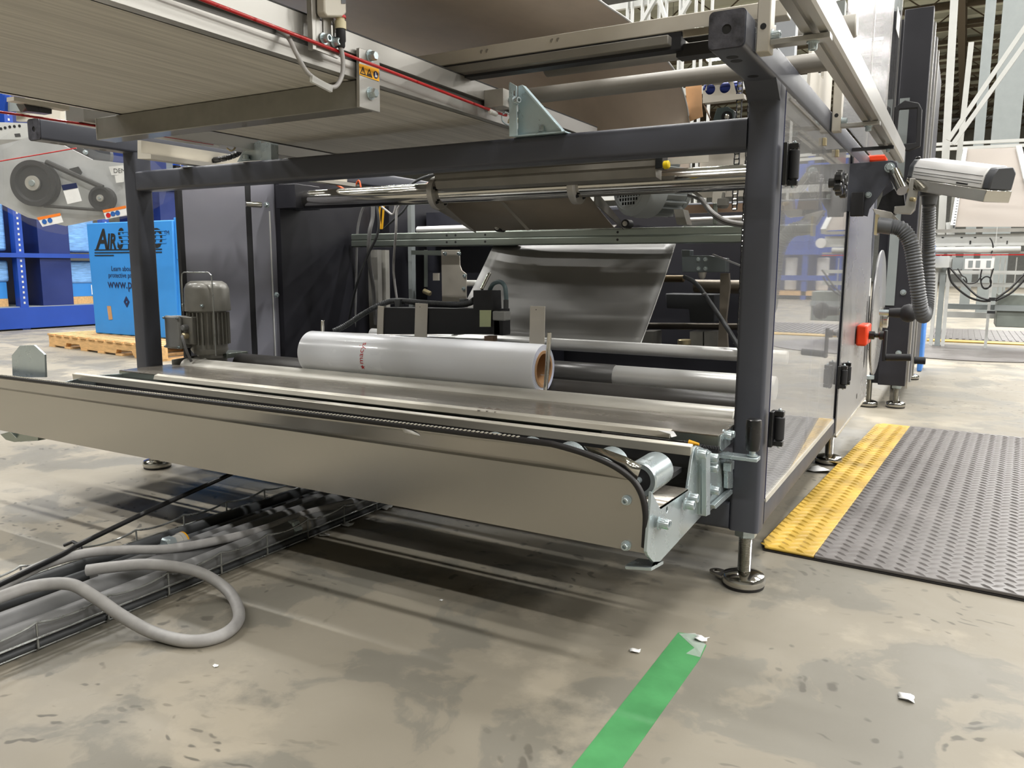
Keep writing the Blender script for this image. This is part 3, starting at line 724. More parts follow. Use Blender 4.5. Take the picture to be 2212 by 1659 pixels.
# ---------------------------------------------------------------- film roll
RY, RZ, RR = 1.978, .453, .0712; RX0, RX1 = -1.915, -1.021
ro = T('film_roll', 'roll of glossy white plastic film with red printed lettering lying on the cradle rollers', 'film roll', (-1.47, RY, RZ-RR))
ax = (1, 0, 0)
P('film_body', MB().lathe((RX0, RY, RZ), ax, [(0, .052), (0, RR-.012), (.003, RR-.004), (.008, RR), (RX1-RX0-.004, RR), (RX1-RX0, RR-.002), (RX1-RX0, .052)], 72, caps=False), film_white, ro)
ln = MB()
for k, q in enumerate((.056, .060, .064, .068)):
    ln.ring((RX1-.0004, RY, RZ), (RX1+.0006, RY, RZ), q+.0006, q, 48)
P('layer_line', ln, M('film_edge_grey', (150, 156, 190), .5), ro)
co_ = P('core', MB().ring((RX0+.001, RY, RZ), (RX1+.002, RY, RZ), .053, .0445, 56), card, ro, 'brown cardboard core')
P('white_mark', MB().prism([(-1.05, RY+.0375, RZ-.022), (-1.03, RY+.0375, RZ-.022), (-1.04, RY+.0375, RZ-.034)], (0, .003, 0)), paper_white, co_)
def wrap(vs, fs, x_at, a_at):
    # u runs round the roll, v along the axis
    return [(x_at-v.y, RY-(RR+.0006)*math.cos(a_at+v.x/RR), RZ+(RR+.0006)*math.sin(a_at+v.x/RR)) for v in vs], fs
def find_angle(px, py):
    best = None
    for i in range(-90, 120):
        a = math.radians(i); 
        for j in range(60):
            x = RX0+(RX1-RX0)*j/60; p = Vector((x, RY-RR*math.cos(a), RZ+RR*math.sin(a)))-CAM
            z = p.dot(ROWS[2]); qx = CX+FPX*p.dot(ROWS[0])/z; qy = CY+FPX*p.dot(ROWS[1])/z
            d = (qx-px)**2+(qy-py)**2
            if best is None or d < best[0]: best = (d, a, x)
    return best[1], best[2]
aS, xS = find_angle(783, 790)
tv, tf = textverts('macys', .030)
wd_ = max(v.x for v in tv)
aE, _x = find_angle(790, 745); arc = (aE-aS)*RR
scl = (arc)/wd_ if wd_ else 1
tv = [Vector((v.x*scl+.006, v.y*.9, 0)) for v in tv]
pm = MB(); pm.add(*wrap(tv, tf, xS+.006, aS))
star = []
for k in range(10):
    q = .0095 if k % 2 == 0 else .004; a = PI/2+k*PI/5
    star.append(Vector((-.005+q*math.sin(a), .006+q*math.cos(a), 0)))
cs = Vector((-.005, .006, 0))
pm.add(*wrap([cs]+star, [(0, i+1, (i+1) % 10+1) for i in range(10)], xS+.006, aS))
ap = [Vector((x, y, 0)) for x, y in ((wd_*scl*.82+.006, .019), (wd_*scl*.82+.009, .019), (wd_*scl*.82+.0075, .025))]
pm.add(*wrap(ap, [(0, 1, 2)], xS+.006, aS))
P('print', pm, red_print, ro, 'red star and lowercase lettering')
a2, x2 = find_angle(806, 722)
pm2 = MB().add(*wrap([Vector(v) for v in ((-.004, -.002, 0), (.001, -.006, 0), (.004, .006, 0), (0, .002, 0))], [(0, 1, 2, 3)], x2, a2))
P('print', pm2, red_print, ro)

# ---------------------------------------------------------------- gear motor at the left
MX, MY = -2.405, 1.962
mo = T('gear_motor', 'upright brown-grey electric gear motor with junction box standing by the left roller ends', 'motor', (MX, MY, .39))
P('fan_cowl', MB().lathe((MX, MY, .578), (0, 0, 1), [(0, .079), (.002, .081), (.08, .078), (.098, .070), (.108, .055), (.110, 0)], 44), grey_motor, mo)
bd = P('motor_body', MB().cyl((MX, MY, .440), (MX, MY, .578), .064, 40), grey_motor, mo)
for k in range(26):
    a = 2*PI*k/26; d = Vector((math.cos(a), math.sin(a), 0))
    P('cooling_fin', MB().obox(Vector((MX, MY, .515))+d*.066, d*.009, Vector((-d.y, d.x, 0))*.0016, Vector((0, 0, .058))), grey_motor, bd)
P('flange', MB().lathe((MX, MY, .405), (0, 0, 1), [(0, .045), (.012, .045), (.014, .055), (.03, .066), (.036, .066)], 36), grey_motor, mo)
P('gearbox_foot', MB().box(MX-.04, MX+.03, MY-.045, MY+.04, .375, .41), grey_motor, mo, bev=.006)
bxc = Vector((MX-.068, MY-.075, .502))
jb = P('junction_box', MB().box(bxc.x-.042, bxc.x+.038, bxc.y-.03, bxc.y+.03, bxc.z-.058, bxc.z+.058), light_box, mo, 'light grey junction box', bev=.006)
P('box_lid', MB().box(bxc.x-.044, bxc.x+.040, bxc.y-.026, bxc.y-.018, bxc.z-.06, bxc.z+.06), light_box, jb, bev=.004)
for dx in (-.038, .034):
    for dz in (-.052, .052):
        bolt(jb, bxc+Vector((dx, -.03, dz)), (0, -1, 0), .0035, 'socket', zinc, name='screw')
P('terminal_plate', MB().box(MX-.03, MX+.02, MY-.088, MY-.05, .46, .56), grey_motor, mo, bev=.004)
for zz in (.521, .492):
    g_ = P('cable_gland', MB().rcyl((MX-.008, MY-.085, zz), (MX-.008, MY-.108, zz), .011, 12), brass if zz < .5 else cable_mid, mo)
P('motor_cable', MB().tube(spline([(MX-.008, MY-.108, .492), (MX+.005, MY-.118, .485), (MX+.012, MY-.11, .44), (MX+.008, MY-.09, .40)], 6), .005, 8), cable_mid, mo)
g0 = [(MX-.045, MY-.07, .578), (MX-.045, MY-.07, .69), (MX-.042, MY-.07, .712), (MX-.03, MY-.07, .718), (MX+.075, MY-.05, .718), (MX+.09, MY-.05, .708), (MX+.092, MY-.05, .68), (MX+.092, MY-.05, .42)]
P('wire_guard', MB().tube(g0, .0024, 8), wire_steel, mo, 'bent wire guard')
for k in range(2):
    bolt(mo, (MX-.05+.1*k, MY-.064, .60), (0, -1, 0), .004, 'socket', zinc, name='screw')
# ---------------------------------------------------------------- infeed belt conveyor (upper left)
cv = T('belt_conveyor', 'wide belt conveyor with pale aluminium side rails and grey belt underside over the frame', 'conveyor', (-1.47, .8, 1.1))
VX0, VX1, VZ = -1.861, -1.094, 1.112
P('belt', B(VX0+.012, VX1-.006, -1.6, 2.46, VZ, VZ+.008), belt_mat, cv, 'grey woven belt underside')
P('belt', B(VX0+.012, VX1-.006, -1.6, 2.46, VZ+.08, VZ+.084), rubber, cv, 'dark belt upper side')
P('belt_shadow_gap', B(VX1-.006, VX1-.002, -1.6, 2.46, VZ+.006, VZ+.016), rubber, cv)
def railprof(x, s):   # aluminium side rail with a deep T slot on its outer face
    return [(x, -1.6, z_) for x, z_ in [(x, 1.112), (x, 1.142), (x-s*.010, 1.142), (x-s*.010, 1.136), (x-s*.016, 1.136), (x-s*.016, 1.164), (x-s*.010, 1.164), (x-s*.010, 1.157), (x, 1.157), (x, 1.196), (x-s*.024, 1.196), (x-s*.024, 1.112)]]
P('side_rail', MB().prism(railprof(-1.08, 1), (0, 4.06, 0)), alum, cv, bev=.0006)
P('slot_shadow', B(-1.0955, -1.090, -1.59, 2.45, 1.1365, 1.1635), M('slot_grey', (92, 90, 86), .5, .3), cv)
P('side_rail', MB().prism([(x-.781-0, y, z) for x, y, z in railprof(-1.08, -1)], (0, 4.06, 0)), alum, cv, bev=.0006)
P('rail_cap', B(-1.106, -1.079, -1.6, 2.46, 1.1955, 1.198), rubber, cv, 'black top edge strip')
for yy in (1.272, -.1, -1.4):
    P('cross_member', MB().box(-1.94, -1.086, yy, yy+.052, 1.057, 1.1105), grey_motor, cv, 'grey square cross member', bev=.002)
    P('member_end', MB().box(-1.943, -1.94, yy, yy+.052, 1.057, 1.1105), alum_raw, cv)
mp = P('mounting_plate', MB().prism(pxl([(776, 103), (820, 116), (821, 243), (777, 231)], x=-1.068), (-.008, 0, 0)), alum, cv, 'upright aluminium mounting plate', bev=.0008)
bolt(mp, A(799, 122, x=-1.068), (1, 0, 0), .0085, 'hex', zinc); bolt(mp, A(800, 202, x=-1.068), (1, 0, 0), .0085, 'hex', zinc)
XS = -1.0672
def onx(pts, x): return [A(a, b_, x=x) for a, b_ in pts]
lb = P('warning_label', MB().prism(onx([(775, 137), (818, 149), (819, 176), (776, 161)], XS), (.0004, 0, 0)), yellow_lab, cv, 'yellow warning label with black symbols')
lm_ = MB()
O_ = A(775, 161, x=XS+.0006); U_ = A(819, 176, x=XS+.0006)-O_; W_ = A(775, 137, x=XS+.0006)-O_
def q(u, v): return O_+U_*u+W_*v
for c0 in (.2, .51):
    o_ = [q(c0-.15, .12), q(c0+.15, .12), q(c0, .88)]; i_ = [q(c0-.09, .22), q(c0+.09, .22), q(c0, .70)]
    lm_.prism(o_, (.0003, 0, 0), [i_])
    if c0 < .3: lm_.prism([q(c0-.012, .28), q(c0+.012, .28), q(c0+.015, .6), q(c0-.015, .6)], (.0003, 0, 0))
    else: lm_.prism([q(c0-.07, .24), q(c0+.08, .24), q(c0+.05, .36), q(c0-.01, .44), q(c0-.06, .34)], (.0003, 0, 0))
P('symbols', lm_, black_ink, lb)
cc = [q(.83+.12*math.cos(t*PI/10), .5+.36*math.sin(t*PI/10)) for t in range(20)]
P('symbol_disc', MB().prism(cc, (.0003, 0, 0)), navy_ink, lb)
P('symbol_figure', MB().prism([q(.78, .3), q(.89, .3), q(.9, .5), q(.85, .48), q(.83, .74), q(.79, .72), q(.80, .5)], (.0006, 0, 0)), paper_white, lb)
P('stop_block', MB().box(-1.08, -1.024, 1.752, 1.80, 1.138, 1.180), alum_raw, cv, bev=.001)
bolt(cv, A(1092, 215, x=-1.03)+Vector((0, .01, 0)), (1, 0, 0), .007, 'socket', zinc)

uc = T('added_shade_deck', 'added unseen conveyor deck above the top picture edge, shading the foreground floor', 'conveyor', (-1.2, .3, 1.72))  # unseen deck added overhead to cast shade on the foreground floor
P('belt', B(-1.95, -.52, -1.4, 1.62, 1.74, 1.76), belt_mat, uc)
P('side_rail', B(-1.98, -1.95, -1.4, 1.62, 1.70, 1.80), alum, uc); P('side_rail', B(-.52, -.49, -1.4, 1.62, 1.70, 1.80), alum, uc)
for yy in (-1.0, .2, 1.4): P('cross_member', B(-1.95, -.52, yy, yy+.05, 1.69, 1.74), grey_motor, uc)

# galvanised angle bracket standing on the crossbeam
ab = T('angle_bracket', 'shiny galvanised triangular bracket bolted on top of the frame crossbeam', 'bracket', (-.95, 1.78, 1.062))
P('slotted_strip', MB().prism(pxl([(1099, 183), (1101, 177), (1116, 186), (1117, 293), (1100, 295)], y=1.752), (0, .003, 0),
   [slot(A(1110, 202, y=1.752), (1, 0, 0), (0, 0, 1), .010, .0026)]), bracket_zinc, ab, bev=.0005)
P('gusset', MB().prism(pxl([(1119, 186), (1128, 183), (1213, 280), (1213, 286), (1119, 294)], y=1.772), (0, .003, 0)), bracket_zinc, ab, bev=.0005)
P('gusset_flange', MB().prism(pxl([(1128, 183), (1213, 280), (1213, 284), (1127, 189)], y=1.755), (0, .02, 0)), bracket_zinc, ab, bev=.0005)
P('base_flange', B(-1.0, -.855, 1.757, 1.815, 1.062, 1.065), bracket_zinc, ab)
bolt(ab, A(1113, 218, y=1.750), (.9, -.43, 0), .0075, 'socket', zinc, h=.014)
bolt(ab, A(1171, 284, y=1.77)+Vector((0, 0, 0)), (0, 0, 1), .0065, 'hex', zinc, h=.012)

# red pull cords with hooks
def cord(name_label, pts, rr=.0032, grp='red emergency pull cords'):
    t = T('emergency_cord', name_label, 'cord', pts[0], grp)
    P('cord', MB().tube(spline(pts, 6), rr, 10), red_cord, t); return t
c1 = cord('thick red plastic-covered pull cord running along the near conveyor rail', [Vector((-1.052, -1.5, 1.195)), Vector((-1.052, -.3, 1.170)), A(440, 0, x=-1.052), A(800, 138, x=-1.054), A(1060, 238, x=-1.052), A(1094, 249, x=-1.050)], .0034)
P('clamp_sleeve', MB().rcyl(A(1057, 240, x=-1.05), A(1073, 247, x=-1.05), .0062, 12), paper_white, c1)
th = [A(1085, 247, x=-1.05), A(1092, 243, x=-1.045), A(1103, 250, x=-1.045), A(1106, 262, x=-1.045), A(1098, 270, x=-1.05), A(1086, 262, x=-1.055), A(1084, 250, x=-1.055)]
P('thimble', MB().tube(spline(th, 5), .0022, 8), zinc, c1)
P('eye_hook', MB().tube(spline([A(1098, 262, x=-1.045), A(1104, 256, x=-1.04), A(1118, 257, x=-1.04), A(1121, 263, x=-1.04), A(1110, 266, x=-1.04), A(1098, 264, x=-1.04)], 5), .0026, 8), brass, c1)
P('eye_shank', MB().cyl(A(1120, 262, x=-1.035), A(1142, 270, x=-1.03), .0032, 10), brass, c1)
P('eye_nut', MB().lathe(A(1135, 268, x=-1.03), A(1146, 272, x=-1.028)-A(1135, 268, x=-1.03), [(0, .008), (.009, .008)], 6), brass, c1)
c2 = cord('thin red pull cord stretched along the far side rail beyond the left end cap', [A(-300, 200, x=-1.98), A(0, 242, x=-1.98), A(213, 273, x=-1.98), A(360, 295, x=-1.98), A(470, 313, x=-1.98)], .0030)
P('clamp_sleeve', MB().rcyl(A(459, 309, x=-1.98), A(474, 314, x=-1.98), .0058, 12), paper_white, c2)
P('eye_hook', MB().tube(spline([A(486, 316, x=-1.98), A(496, 310, x=-1.975), A(508, 318, x=-1.97), A(500, 326, x=-1.97), A(490, 320, x=-1.98)], 5), .0026, 8), brass, c2)

# far side of the conveyor: cable channel, wrapped cable, second bracket
cc_ = T('cable_channel', 'pale grey cable channel under the far conveyor rail with black spiral-wrapped cable', 'channel', (-1.95, 1.9, 1.05))
P('channel', MB().prism([A(x_, y_, y=1.62) for x_, y_ in ((297, 303), (297, 343), (326, 343), (326, 333), (305, 330), (305, 303))], (0, .95, 0)), beige_plastic, cc_)
P('rail_plate', MB().box(-2.03, -1.955, 1.25, 2.3, 1.10, 1.15), alum, cc_)
P('photo_cell', MB().prism(pxl([(50, 222), (112, 236), (112, 246), (60, 240)], x=-1.95), (-.03, 0, 0)), black_plastic, cc_, 'black photo cell')
P('mounting_strip', MB().prism(pxl([(30, 208), (150, 229), (150, 238), (30, 217)], x=-1.93), (-.03, 0, 0)), beige_plastic, cc_)
wr = spline([A(520, 322, y=1.95), A(510, 334, y=1.94), A(470, 345, y=1.90), (A(400, 351, y=1.87)), A(360, 342, y=1.86), A(343, 326, y=1.87), A(352, 320, y=1.90), A(400, 330, y=1.95), A(430, 338, y=1.98)], 30)
P('wrapped_cable', MB().tube(wr, .0095, 12, rf=lambda i: .0098 if i % 8 else .0078), black_plastic, cc_, 'black spiral-wrapped cable')
b2 = T('angle_bracket', 'galvanised slotted bracket bolted to the far left part of the crossbeam', 'bracket', (-1.96, 1.8, 1.062))
P('slotted_strip', MB().prism(pxl([(562, 310), (585, 304), (586, 346), (562, 346)], y=1.79), (0, .03, 0)), zinc, b2)
P('gusset', MB().prism(pxl([(562, 302), (562, 346), (512, 350), (530, 318)], y=1.80), (0, .003, 0)), zinc, b2)
bolt(b2, A(532, 345, y=1.79), (0, 0, 1), .008, 'socket', zinc)

# photo sensor on its bracket
ps = T('photo_sensor', 'beige photo sensor on slotted aluminium bracket beside the conveyor rail', 'sensor', A(700, 118, x=-1.06))
P('bracket', MB().prism(onx([(672, -20), (681, -20), (683, 108), (676, 106)], -1.055), (-.012, 0, 0)), alum, ps, bev=.0005)
P('bracket_plate', MB().prism(onx([(682, -20), (712, -20), (733, 118), (731, 127), (683, 108)], -1.058), (-.004, 0, 0),
   [slot(A(695, 55, x=-1.058), (0, 1, 0), (0, 0, 1), .025, .0045), slot(A(719, 62, x=-1.058), (0, 1, 0), (0, 0, 1), .020, .004)]), alum, ps, bev=.0005)
bolt(ps, A(699, 84, x=-1.056), (1, 0, 0), .007, 'socket', zinc, h=.013); bolt(ps, A(722, 92, x=-1.056), (1, 0, 0), .007, 'socket', zinc, h=.013)
P('sensor_body', MB().prism(onx([(700, -20), (748, -20), (749, 28), (742, 36), (708, 36), (701, 26)], -1.035), (-.02, 0, 0)), beige_plastic, ps, 'beige sensor housing', bev=.003)
P('display', MB().prism(onx([(737, -10), (747, -10), (747, 8), (738, 8)], -1.034), (-.001, 0, 0)), black_plastic, ps)
s0 = A(735, 34, x=-1.045)
cn = P('connector', MB().lathe(s0, (0, 0, -1), [(.004, .008), (.010, .008), (.010, .0105), (.024, .0105), (.024, .009)], 22), cream_plastic, ps, 'cream ribbed connector nut')
P('red_ring', MB().cyl(s0, s0-Vector((0, 0, .004)), .0105, 22), red_print, ps)
P('black_boot', MB().lathe(s0, (0, 0, -1), [(.024, .0092), (.045, .0092), (.047, .0078), (.054, .0078), (.057, .006)], 18), black_matt, ps)
cb_ = [s0-Vector((0, 0, .055)), A(741, 135, x=-1.045), A(738, 165, x=-1.045), A(722, 188, x=-1.045), A(690, 176, x=-1.04), A(662, 154, x=-1.04), A(640, 115, x=-1.045), A(622, 80, x=-1.065), A(600, 65, x=-1.085)]
P('sensor_cable', MB().tube(spline(cb_, 8), .0042, 10), cable_grey, ps)
P('cable_tag', MB().bar(A(672, 170, x=-1.035), A(716, 193, x=-1.035), .006, .011), glass('tag_plastic', (.9, .9, .85), .2, .35), ps, 'clear cable tag')

# ---------------------------------------------------------------- curtain belt, cross profile and rollers above
wb = T('curtain_belt', 'broad brown-grey belt curving down behind the aluminium cross profile', 'belt', (-1.3, 2.4, 1.2))
path = [(-.8, 1.56), (.4, 1.53), (1.30, 1.49), (1.70, 1.465), (2.03, 1.448), (2.27, 1.452), (2.42, 1.436), (2.67, 1.406), (2.80, 1.345), (2.87, 1.268), (2.90, 1.15), (2.91, 1.02)]
pp = spline([(-.9, y, z) for y, z in path], 5)
P('belt_sheet', MB().sheet([[(x, p.y, p.z) for x in (-.902, -1.3, -1.75)] for p in pp]), web_mat, wb, th=.004)
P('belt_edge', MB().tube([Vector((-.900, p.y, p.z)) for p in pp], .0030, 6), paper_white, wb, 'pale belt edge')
P('upper_return', MB().sheet([[(x, y, z) for x in (-.95, -1.75)] for y, z in ((1.2, 1.62), (1.8, 1.62), (2.6, 1.62))]), rubber, wb, th=.004)
cp = T('cross_profile', 'long pale aluminium cross profile with paired bolt holes above the crossbeam', 'profile', (-.8, 1.665, 1.22))
P('profile_bar', MB().prism([(-1.30, 1.66, 1.226), (-1.30, 1.66, 1.258), (-1.30, 1.70, 1.258), (-1.30, 1.70, 1.226)], (.966, 0, 0)), plate_beige, cp, bev=.002)
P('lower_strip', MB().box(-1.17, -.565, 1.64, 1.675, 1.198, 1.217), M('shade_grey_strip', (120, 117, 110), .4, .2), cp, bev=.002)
P('lower_gap', B(-1.19, -.545, 1.662, 1.695, 1.192, 1.227), black_matt, cp)
P('steel_bar', MB().box(-.535, -.40, 1.64, 1.68, 1.205, 1.222), chrome, cp, bev=.002)
P('toothed_strip', B(-.56, -.36, 1.68, 1.72, 1.18, 1.205), rubber, cp)
for px, py in ((1041, 112), (1053, 110), (1193, 88), (1206, 86)):
    P('bolt_hole', MB().cyl(A(px, py, y=1.6598), A(px, py, y=1.6615), .0048, 12), M('hole_grey', (110, 104, 94), .5), cp)
rs = T('return_rollers', 'two pale smooth return rollers across the machine just above the crossbeam', 'roller', (-.8, 2.0, 1.25))
P('roller', MB().rcyl((-1.25, 2.42, 1.395), (-.30, 2.42, 1.395), .030, 32), M('return_roller', (168, 165, 158), .45, .2), rs)
P('roller', MB().rcyl((-1.30, 1.98, 1.207), (-.30, 1.98, 1.207), .021, 32), M('return_roller_shaded', (146, 142, 135), .5, .1), rs)  # darker grey stands in for shade from the belt above
P('roller_beam', B(-1.25, -.36, 2.6, 2.64, 1.47, 1.52), grey_steel, rs)

pw_ = T('air_unit', 'beige mechanism plate with two round cut-outs showing blue cylinders beside the chain', 'mechanism', A(1560, 220, y=2.6))
YP = 2.62
P('cutout_plate', MB().prism(pxl([(1528, 172), (1582, 168), (1590, 200), (1588, 206), (1518, 210), (1518, 196), (1526, 195)], y=YP), (0, .004, 0),
   [circ(A(1534, 193, y=YP), (1, 0, 0), (0, 0, 1), .0165, 20), circ(A(1566, 189, y=YP), (1, 0, 0), (0, 0, 1), .0175, 20)]), plate_beige, pw_)
P('plate_ledge', MB().prism(pxl([(1518, 208), (1606, 202), (1608, 213), (1518, 223)], y=YP-.01), (0, .03, 0)), plate_beige, pw_)
P('blue_cylinder', MB().rcyl(A(1522, 196, y=YP+.03), A(1600, 190, y=YP+.03), .022, 24), blue_cyl, pw_, 'blue cylinder')
P('clamp_rod', MB().rcyl(A(1515, 170, y=YP-.01), A(1576, 165, y=YP-.01), .008, 16), white_plastic, pw_)
P('frame_strip', MB().prism(pxl([(1515, 162), (1585, 154), (1590, 158), (1515, 168)], y=YP), (0, .01, 0)), plate_beige, pw_)
P('card_strip', MB().prism(pxl([(1479, 165), (1515, 162), (1516, 232), (1518, 252), (1490, 262), (1484, 232)], y=2.86), (0, .004, 0)), card, pw_, 'brown cardboard strip')
P('bearing_housing', MB().prism(pxl([(1540, 258), (1548, 234), (1572, 230), (1585, 238), (1583, 262), (1570, 270), (1545, 270)], y=YP-.02), (0, .03, 0)), M('bearing_grey', (70, 82, 82), .4), pw_, bev=.002)
P('bearing_ring', MB().ring(A(1570, 252, y=YP-.035), A(1570, 252, y=YP-.015), .017, .009, 24), black_matt, pw_)
P('bearing_shaft', MB().rcyl(A(1570, 252, y=YP-.05), A(1570, 252, y=YP), .008, 14), chrome, pw_)
P('brown_link', MB().bar(A(1520, 224, y=YP), A(1534, 256, y=YP), .004, .006, (0, 1, 0)), brown_steel, pw_)
P('backing_plate', B(-.88, -.60, 2.95, 2.955, 1.0, 1.18), plate_beige, pw_)
def chain(name, label, x, y, z0, z1, grp=None):
    t = T('roller_chain', label, 'chain', (x, y, z0), grp); n = int((z1-z0)/.016); m1 = MB(); m2 = MB()
    for i in range(n):
        z = z0+i*.016; m1.rcyl((x-.006, y, z), (x+.006, y, z), .0042, 8, .0005)
        for s in (-1, 1): m2.obox((x+s*(.007+.001*(i % 2)), y, z+.008), (.0008, 0, 0), (0, .0055, 0), (0, 0, .0095))
    P('chain_rollers', m1, chrome, t, kind='stuff'); P('chain_plates', m2, black_matt, t, kind='stuff'); return t
chain('c', 'upright steel roller chain hanging inside the right post above the film rollers', A(1604, 600, y=2.5).x, 2.5, .52, 1.42)
chain('c', 'second upright steel roller chain a little left of the right post', A(1590, 380, y=2.62).x, 2.62, .93, 1.42)
# ---------------------------------------------------------------- machine interior
lp = T('left_guard', 'glossy dark grey guard panels closing the left side of the machine', 'guard', (-2.5, 2.4, .2))
P('panel', B(-2.506, -2.498, 1.95, 2.245, .207, 1.10), gloss_panel, lp, bev=.001)
P('groove', B(-2.508, -2.500, 2.245, 2.275, .207, 1.10), black_matt, lp)
P('panel', B(-2.506, -2.498, 2.275, 2.40, .207, 1.10), gloss_panel, lp, bev=.001)
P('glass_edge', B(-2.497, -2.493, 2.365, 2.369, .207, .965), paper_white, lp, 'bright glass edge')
P('panel', B(-2.506, -2.470, 2.40, 3.66, .207, 1.10), dark_panel, lp, 'black inner side panel')
for px, py, yy in ((597, 637, 2.41),):
    bolt(lp, A(px, py, x=-2.468), (1, 0, 0), .008, 'socket', zinc, h=.006)
P('edge_post', B(-2.512, -2.495, 1.93, 1.95, .207, 1.10), black_matt, lp)
ib = T('rear_cabinet', 'dark cabinet closing the back of the machine behind the hanging grey film', 'cabinet', (-1.4, 3.7, .15))
P('cabinet_wall', B(-2.45, -.45, 3.62, 3.66, .15, 1.02), dark_panel, ib)
P('cabinet_wall', B(-2.45, -1.75, 3.40, 3.62, .15, 1.02), M('cabinet_blue_grey', (52, 53, 62), .5), ib)
P('floor_pan', B(-2.45, -.45, 2.3, 3.62, .15, .16), dark_panel, ib)
P('wall_slot', B(-1.83, -1.815, 3.395, 3.40, .80, .84), paper_white, ib)
P('wall_slot', B(-1.83, -1.815, 3.395, 3.40, .74, .775), paper_white, ib)
P('ledge', B(-2.40, -1.2, 3.2, 3.4, .905, .92), dark_panel, ib)
cbx = T('small_carton', 'small open tan carton resting on a ledge behind the zinc channel', 'carton', A(1040, 478, y=3.2))
P('carton_body', MB().box(A(1022, 470, y=3.25).x, A(1068, 470, y=3.25).x, 3.22, 3.30, .921, .975), card, cbx, bev=.001)
P('carton_flap', MB().prism(pxl([(1018, 464), (1030, 464), (1030, 478), (1020, 474)], y=3.2), (0, .05, 0)), card, cbx)

cr_ = T('spreader_bar', 'long polished chrome bar with two flange collars under the crossbeam', 'bar', (-1.4, 2.45, 1.0))
CZ, CYY = 1.011, 2.45
P('bar', MB().rcyl((-2.44, CYY, CZ), (-.44, CYY, CZ), .038, 36), chrome, cr_)
for px in (947, 1247):
    xx = A(px, 415, y=CYY).x
    cl_ = P('collar', MB().ring((xx-.012, CYY, CZ), (xx+.010, CYY, CZ),   .060, .036, 36), alum_raw, cr_, bev=.001)
    for k in range(5):
        a = k*2*PI/5+.3; bolt(cl_, (xx+.010, CYY+.045*math.cos(a), CZ+.045*math.sin(a)), (1, 0, 0), .004, 'socket', black_matt, name='screw')
P('end_bracket', MB().box(-2.47, -2.36, 2.38, 2.52, .975, 1.07), dark_panel, cr_, bev=.002)
P('end_spacer', MB().rcyl(A(530, 441, y=2.15), A(566, 443, y=2.20), .011, 16), chrome, cr_)
bolt(cr_, A(576, 443, y=2.24), (.4, -.9, 0), .008, 'hex', zinc)

zc = T('zinc_channel', 'galvanised steel channel beam across the machine with drilled holes', 'beam', (-1.5, 2.83, .83))
zy = 2.80
P('channel_beam', MB().prism([(-2.44, zy+.05, .888), (-2.44, zy+.004, .888), (-2.44, zy, .884), (-2.44, zy, .862), (-2.44, zy+.003, .859), (-2.44, zy, .856), (-2.44, zy, .833), (-2.44, zy+.004, .829), (-2.44, zy+.05, .829)], (2.0, 0, 0)), zinc_dark, zc, bev=.001)
for px in (965, 984, 1048, 1334):
    for py in (0, 1):
        cz = .873 if py == 0 else .845
        p = A(px, 512, y=zy)
        P('drilled_hole', MB().cyl((p.x, zy-.0006, cz), (p.x, zy+.0006, cz), .0048, 12), black_ink, zc)

r1 = T('film_roller', 'upper bare aluminium film roller below the hanging film', 'roller', (-1.2, 2.5, .45), 'bare film rollers')
P('roller', MB().rcyl((-2.1, 2.52, .468), (-.45, 2.52, .468), .0215, 32), roller_alu, r1)
r2 = T('film_roller', 'lower bare aluminium film roller partly wrapped in dark film', 'roller', (-1.2, 2.36, .38), 'bare film rollers')
P('roller', MB().rcyl((-2.1, 2.36, .392), (-.45, 2.36, .392), .036, 36), roller_alu, r2)
fw = T('film_web', 'sheet of glossy grey film hanging down under the zinc channel to the rollers', 'film', (-1.3, 2.7, .5))
rows = []
for i in range(15):
    t = i/14; y = 2.87-.335*t; z = .832-.345*t; z -= .010*math.sin(PI*t)
    row = []
    for k in range(19):
        s = k/18; x = -1.70+(.765)*s
        row.append((x, y-.003*math.sin(s*5+t*2)-.30*max(0, .36-s)**2, z))
    rows.append(row)
P('film_sheet', MB().sheet(rows), film_grey, fw, th=.001)
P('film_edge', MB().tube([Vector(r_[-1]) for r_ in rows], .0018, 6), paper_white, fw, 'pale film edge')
rw = []
for i in range(11):
    a = PI*.5+PI*.62*i/10; rw.append([(x, 2.36+.0375*math.cos(a), .392+.0375*math.sin(a)) for x in (-1.66, -.953)])
rw += [[(x, 2.338, .355) for x in (-1.66, -.953)], [(x, 2.345, .24) for x in (-1.66, -.953)]]
P('wrapped_film', MB().sheet(rw), M('dark_film', (84, 83, 82), .3, .2, .05, 4), fw, 'dark film wrapped over the lower roller', th=.0012)
dp = T('deflector_plate', 'pale grey folded deflector plate between the rollers', 'plate', (-.8, 2.2, .28))
P('plate', MB().prism([(-2.3, 2.28, .334), (-2.3, 2.20, .328), (-2.3, 2.19, .28), (-2.3, 2.27, .30)], (1.85, 0, 0)), M('plate_grey', (140, 141, 142), .4, .3), dp, bev=.002)
P('plate', B(-2.3, -.45, 2.285, 2.295, .28, .345), dark_panel, dp)

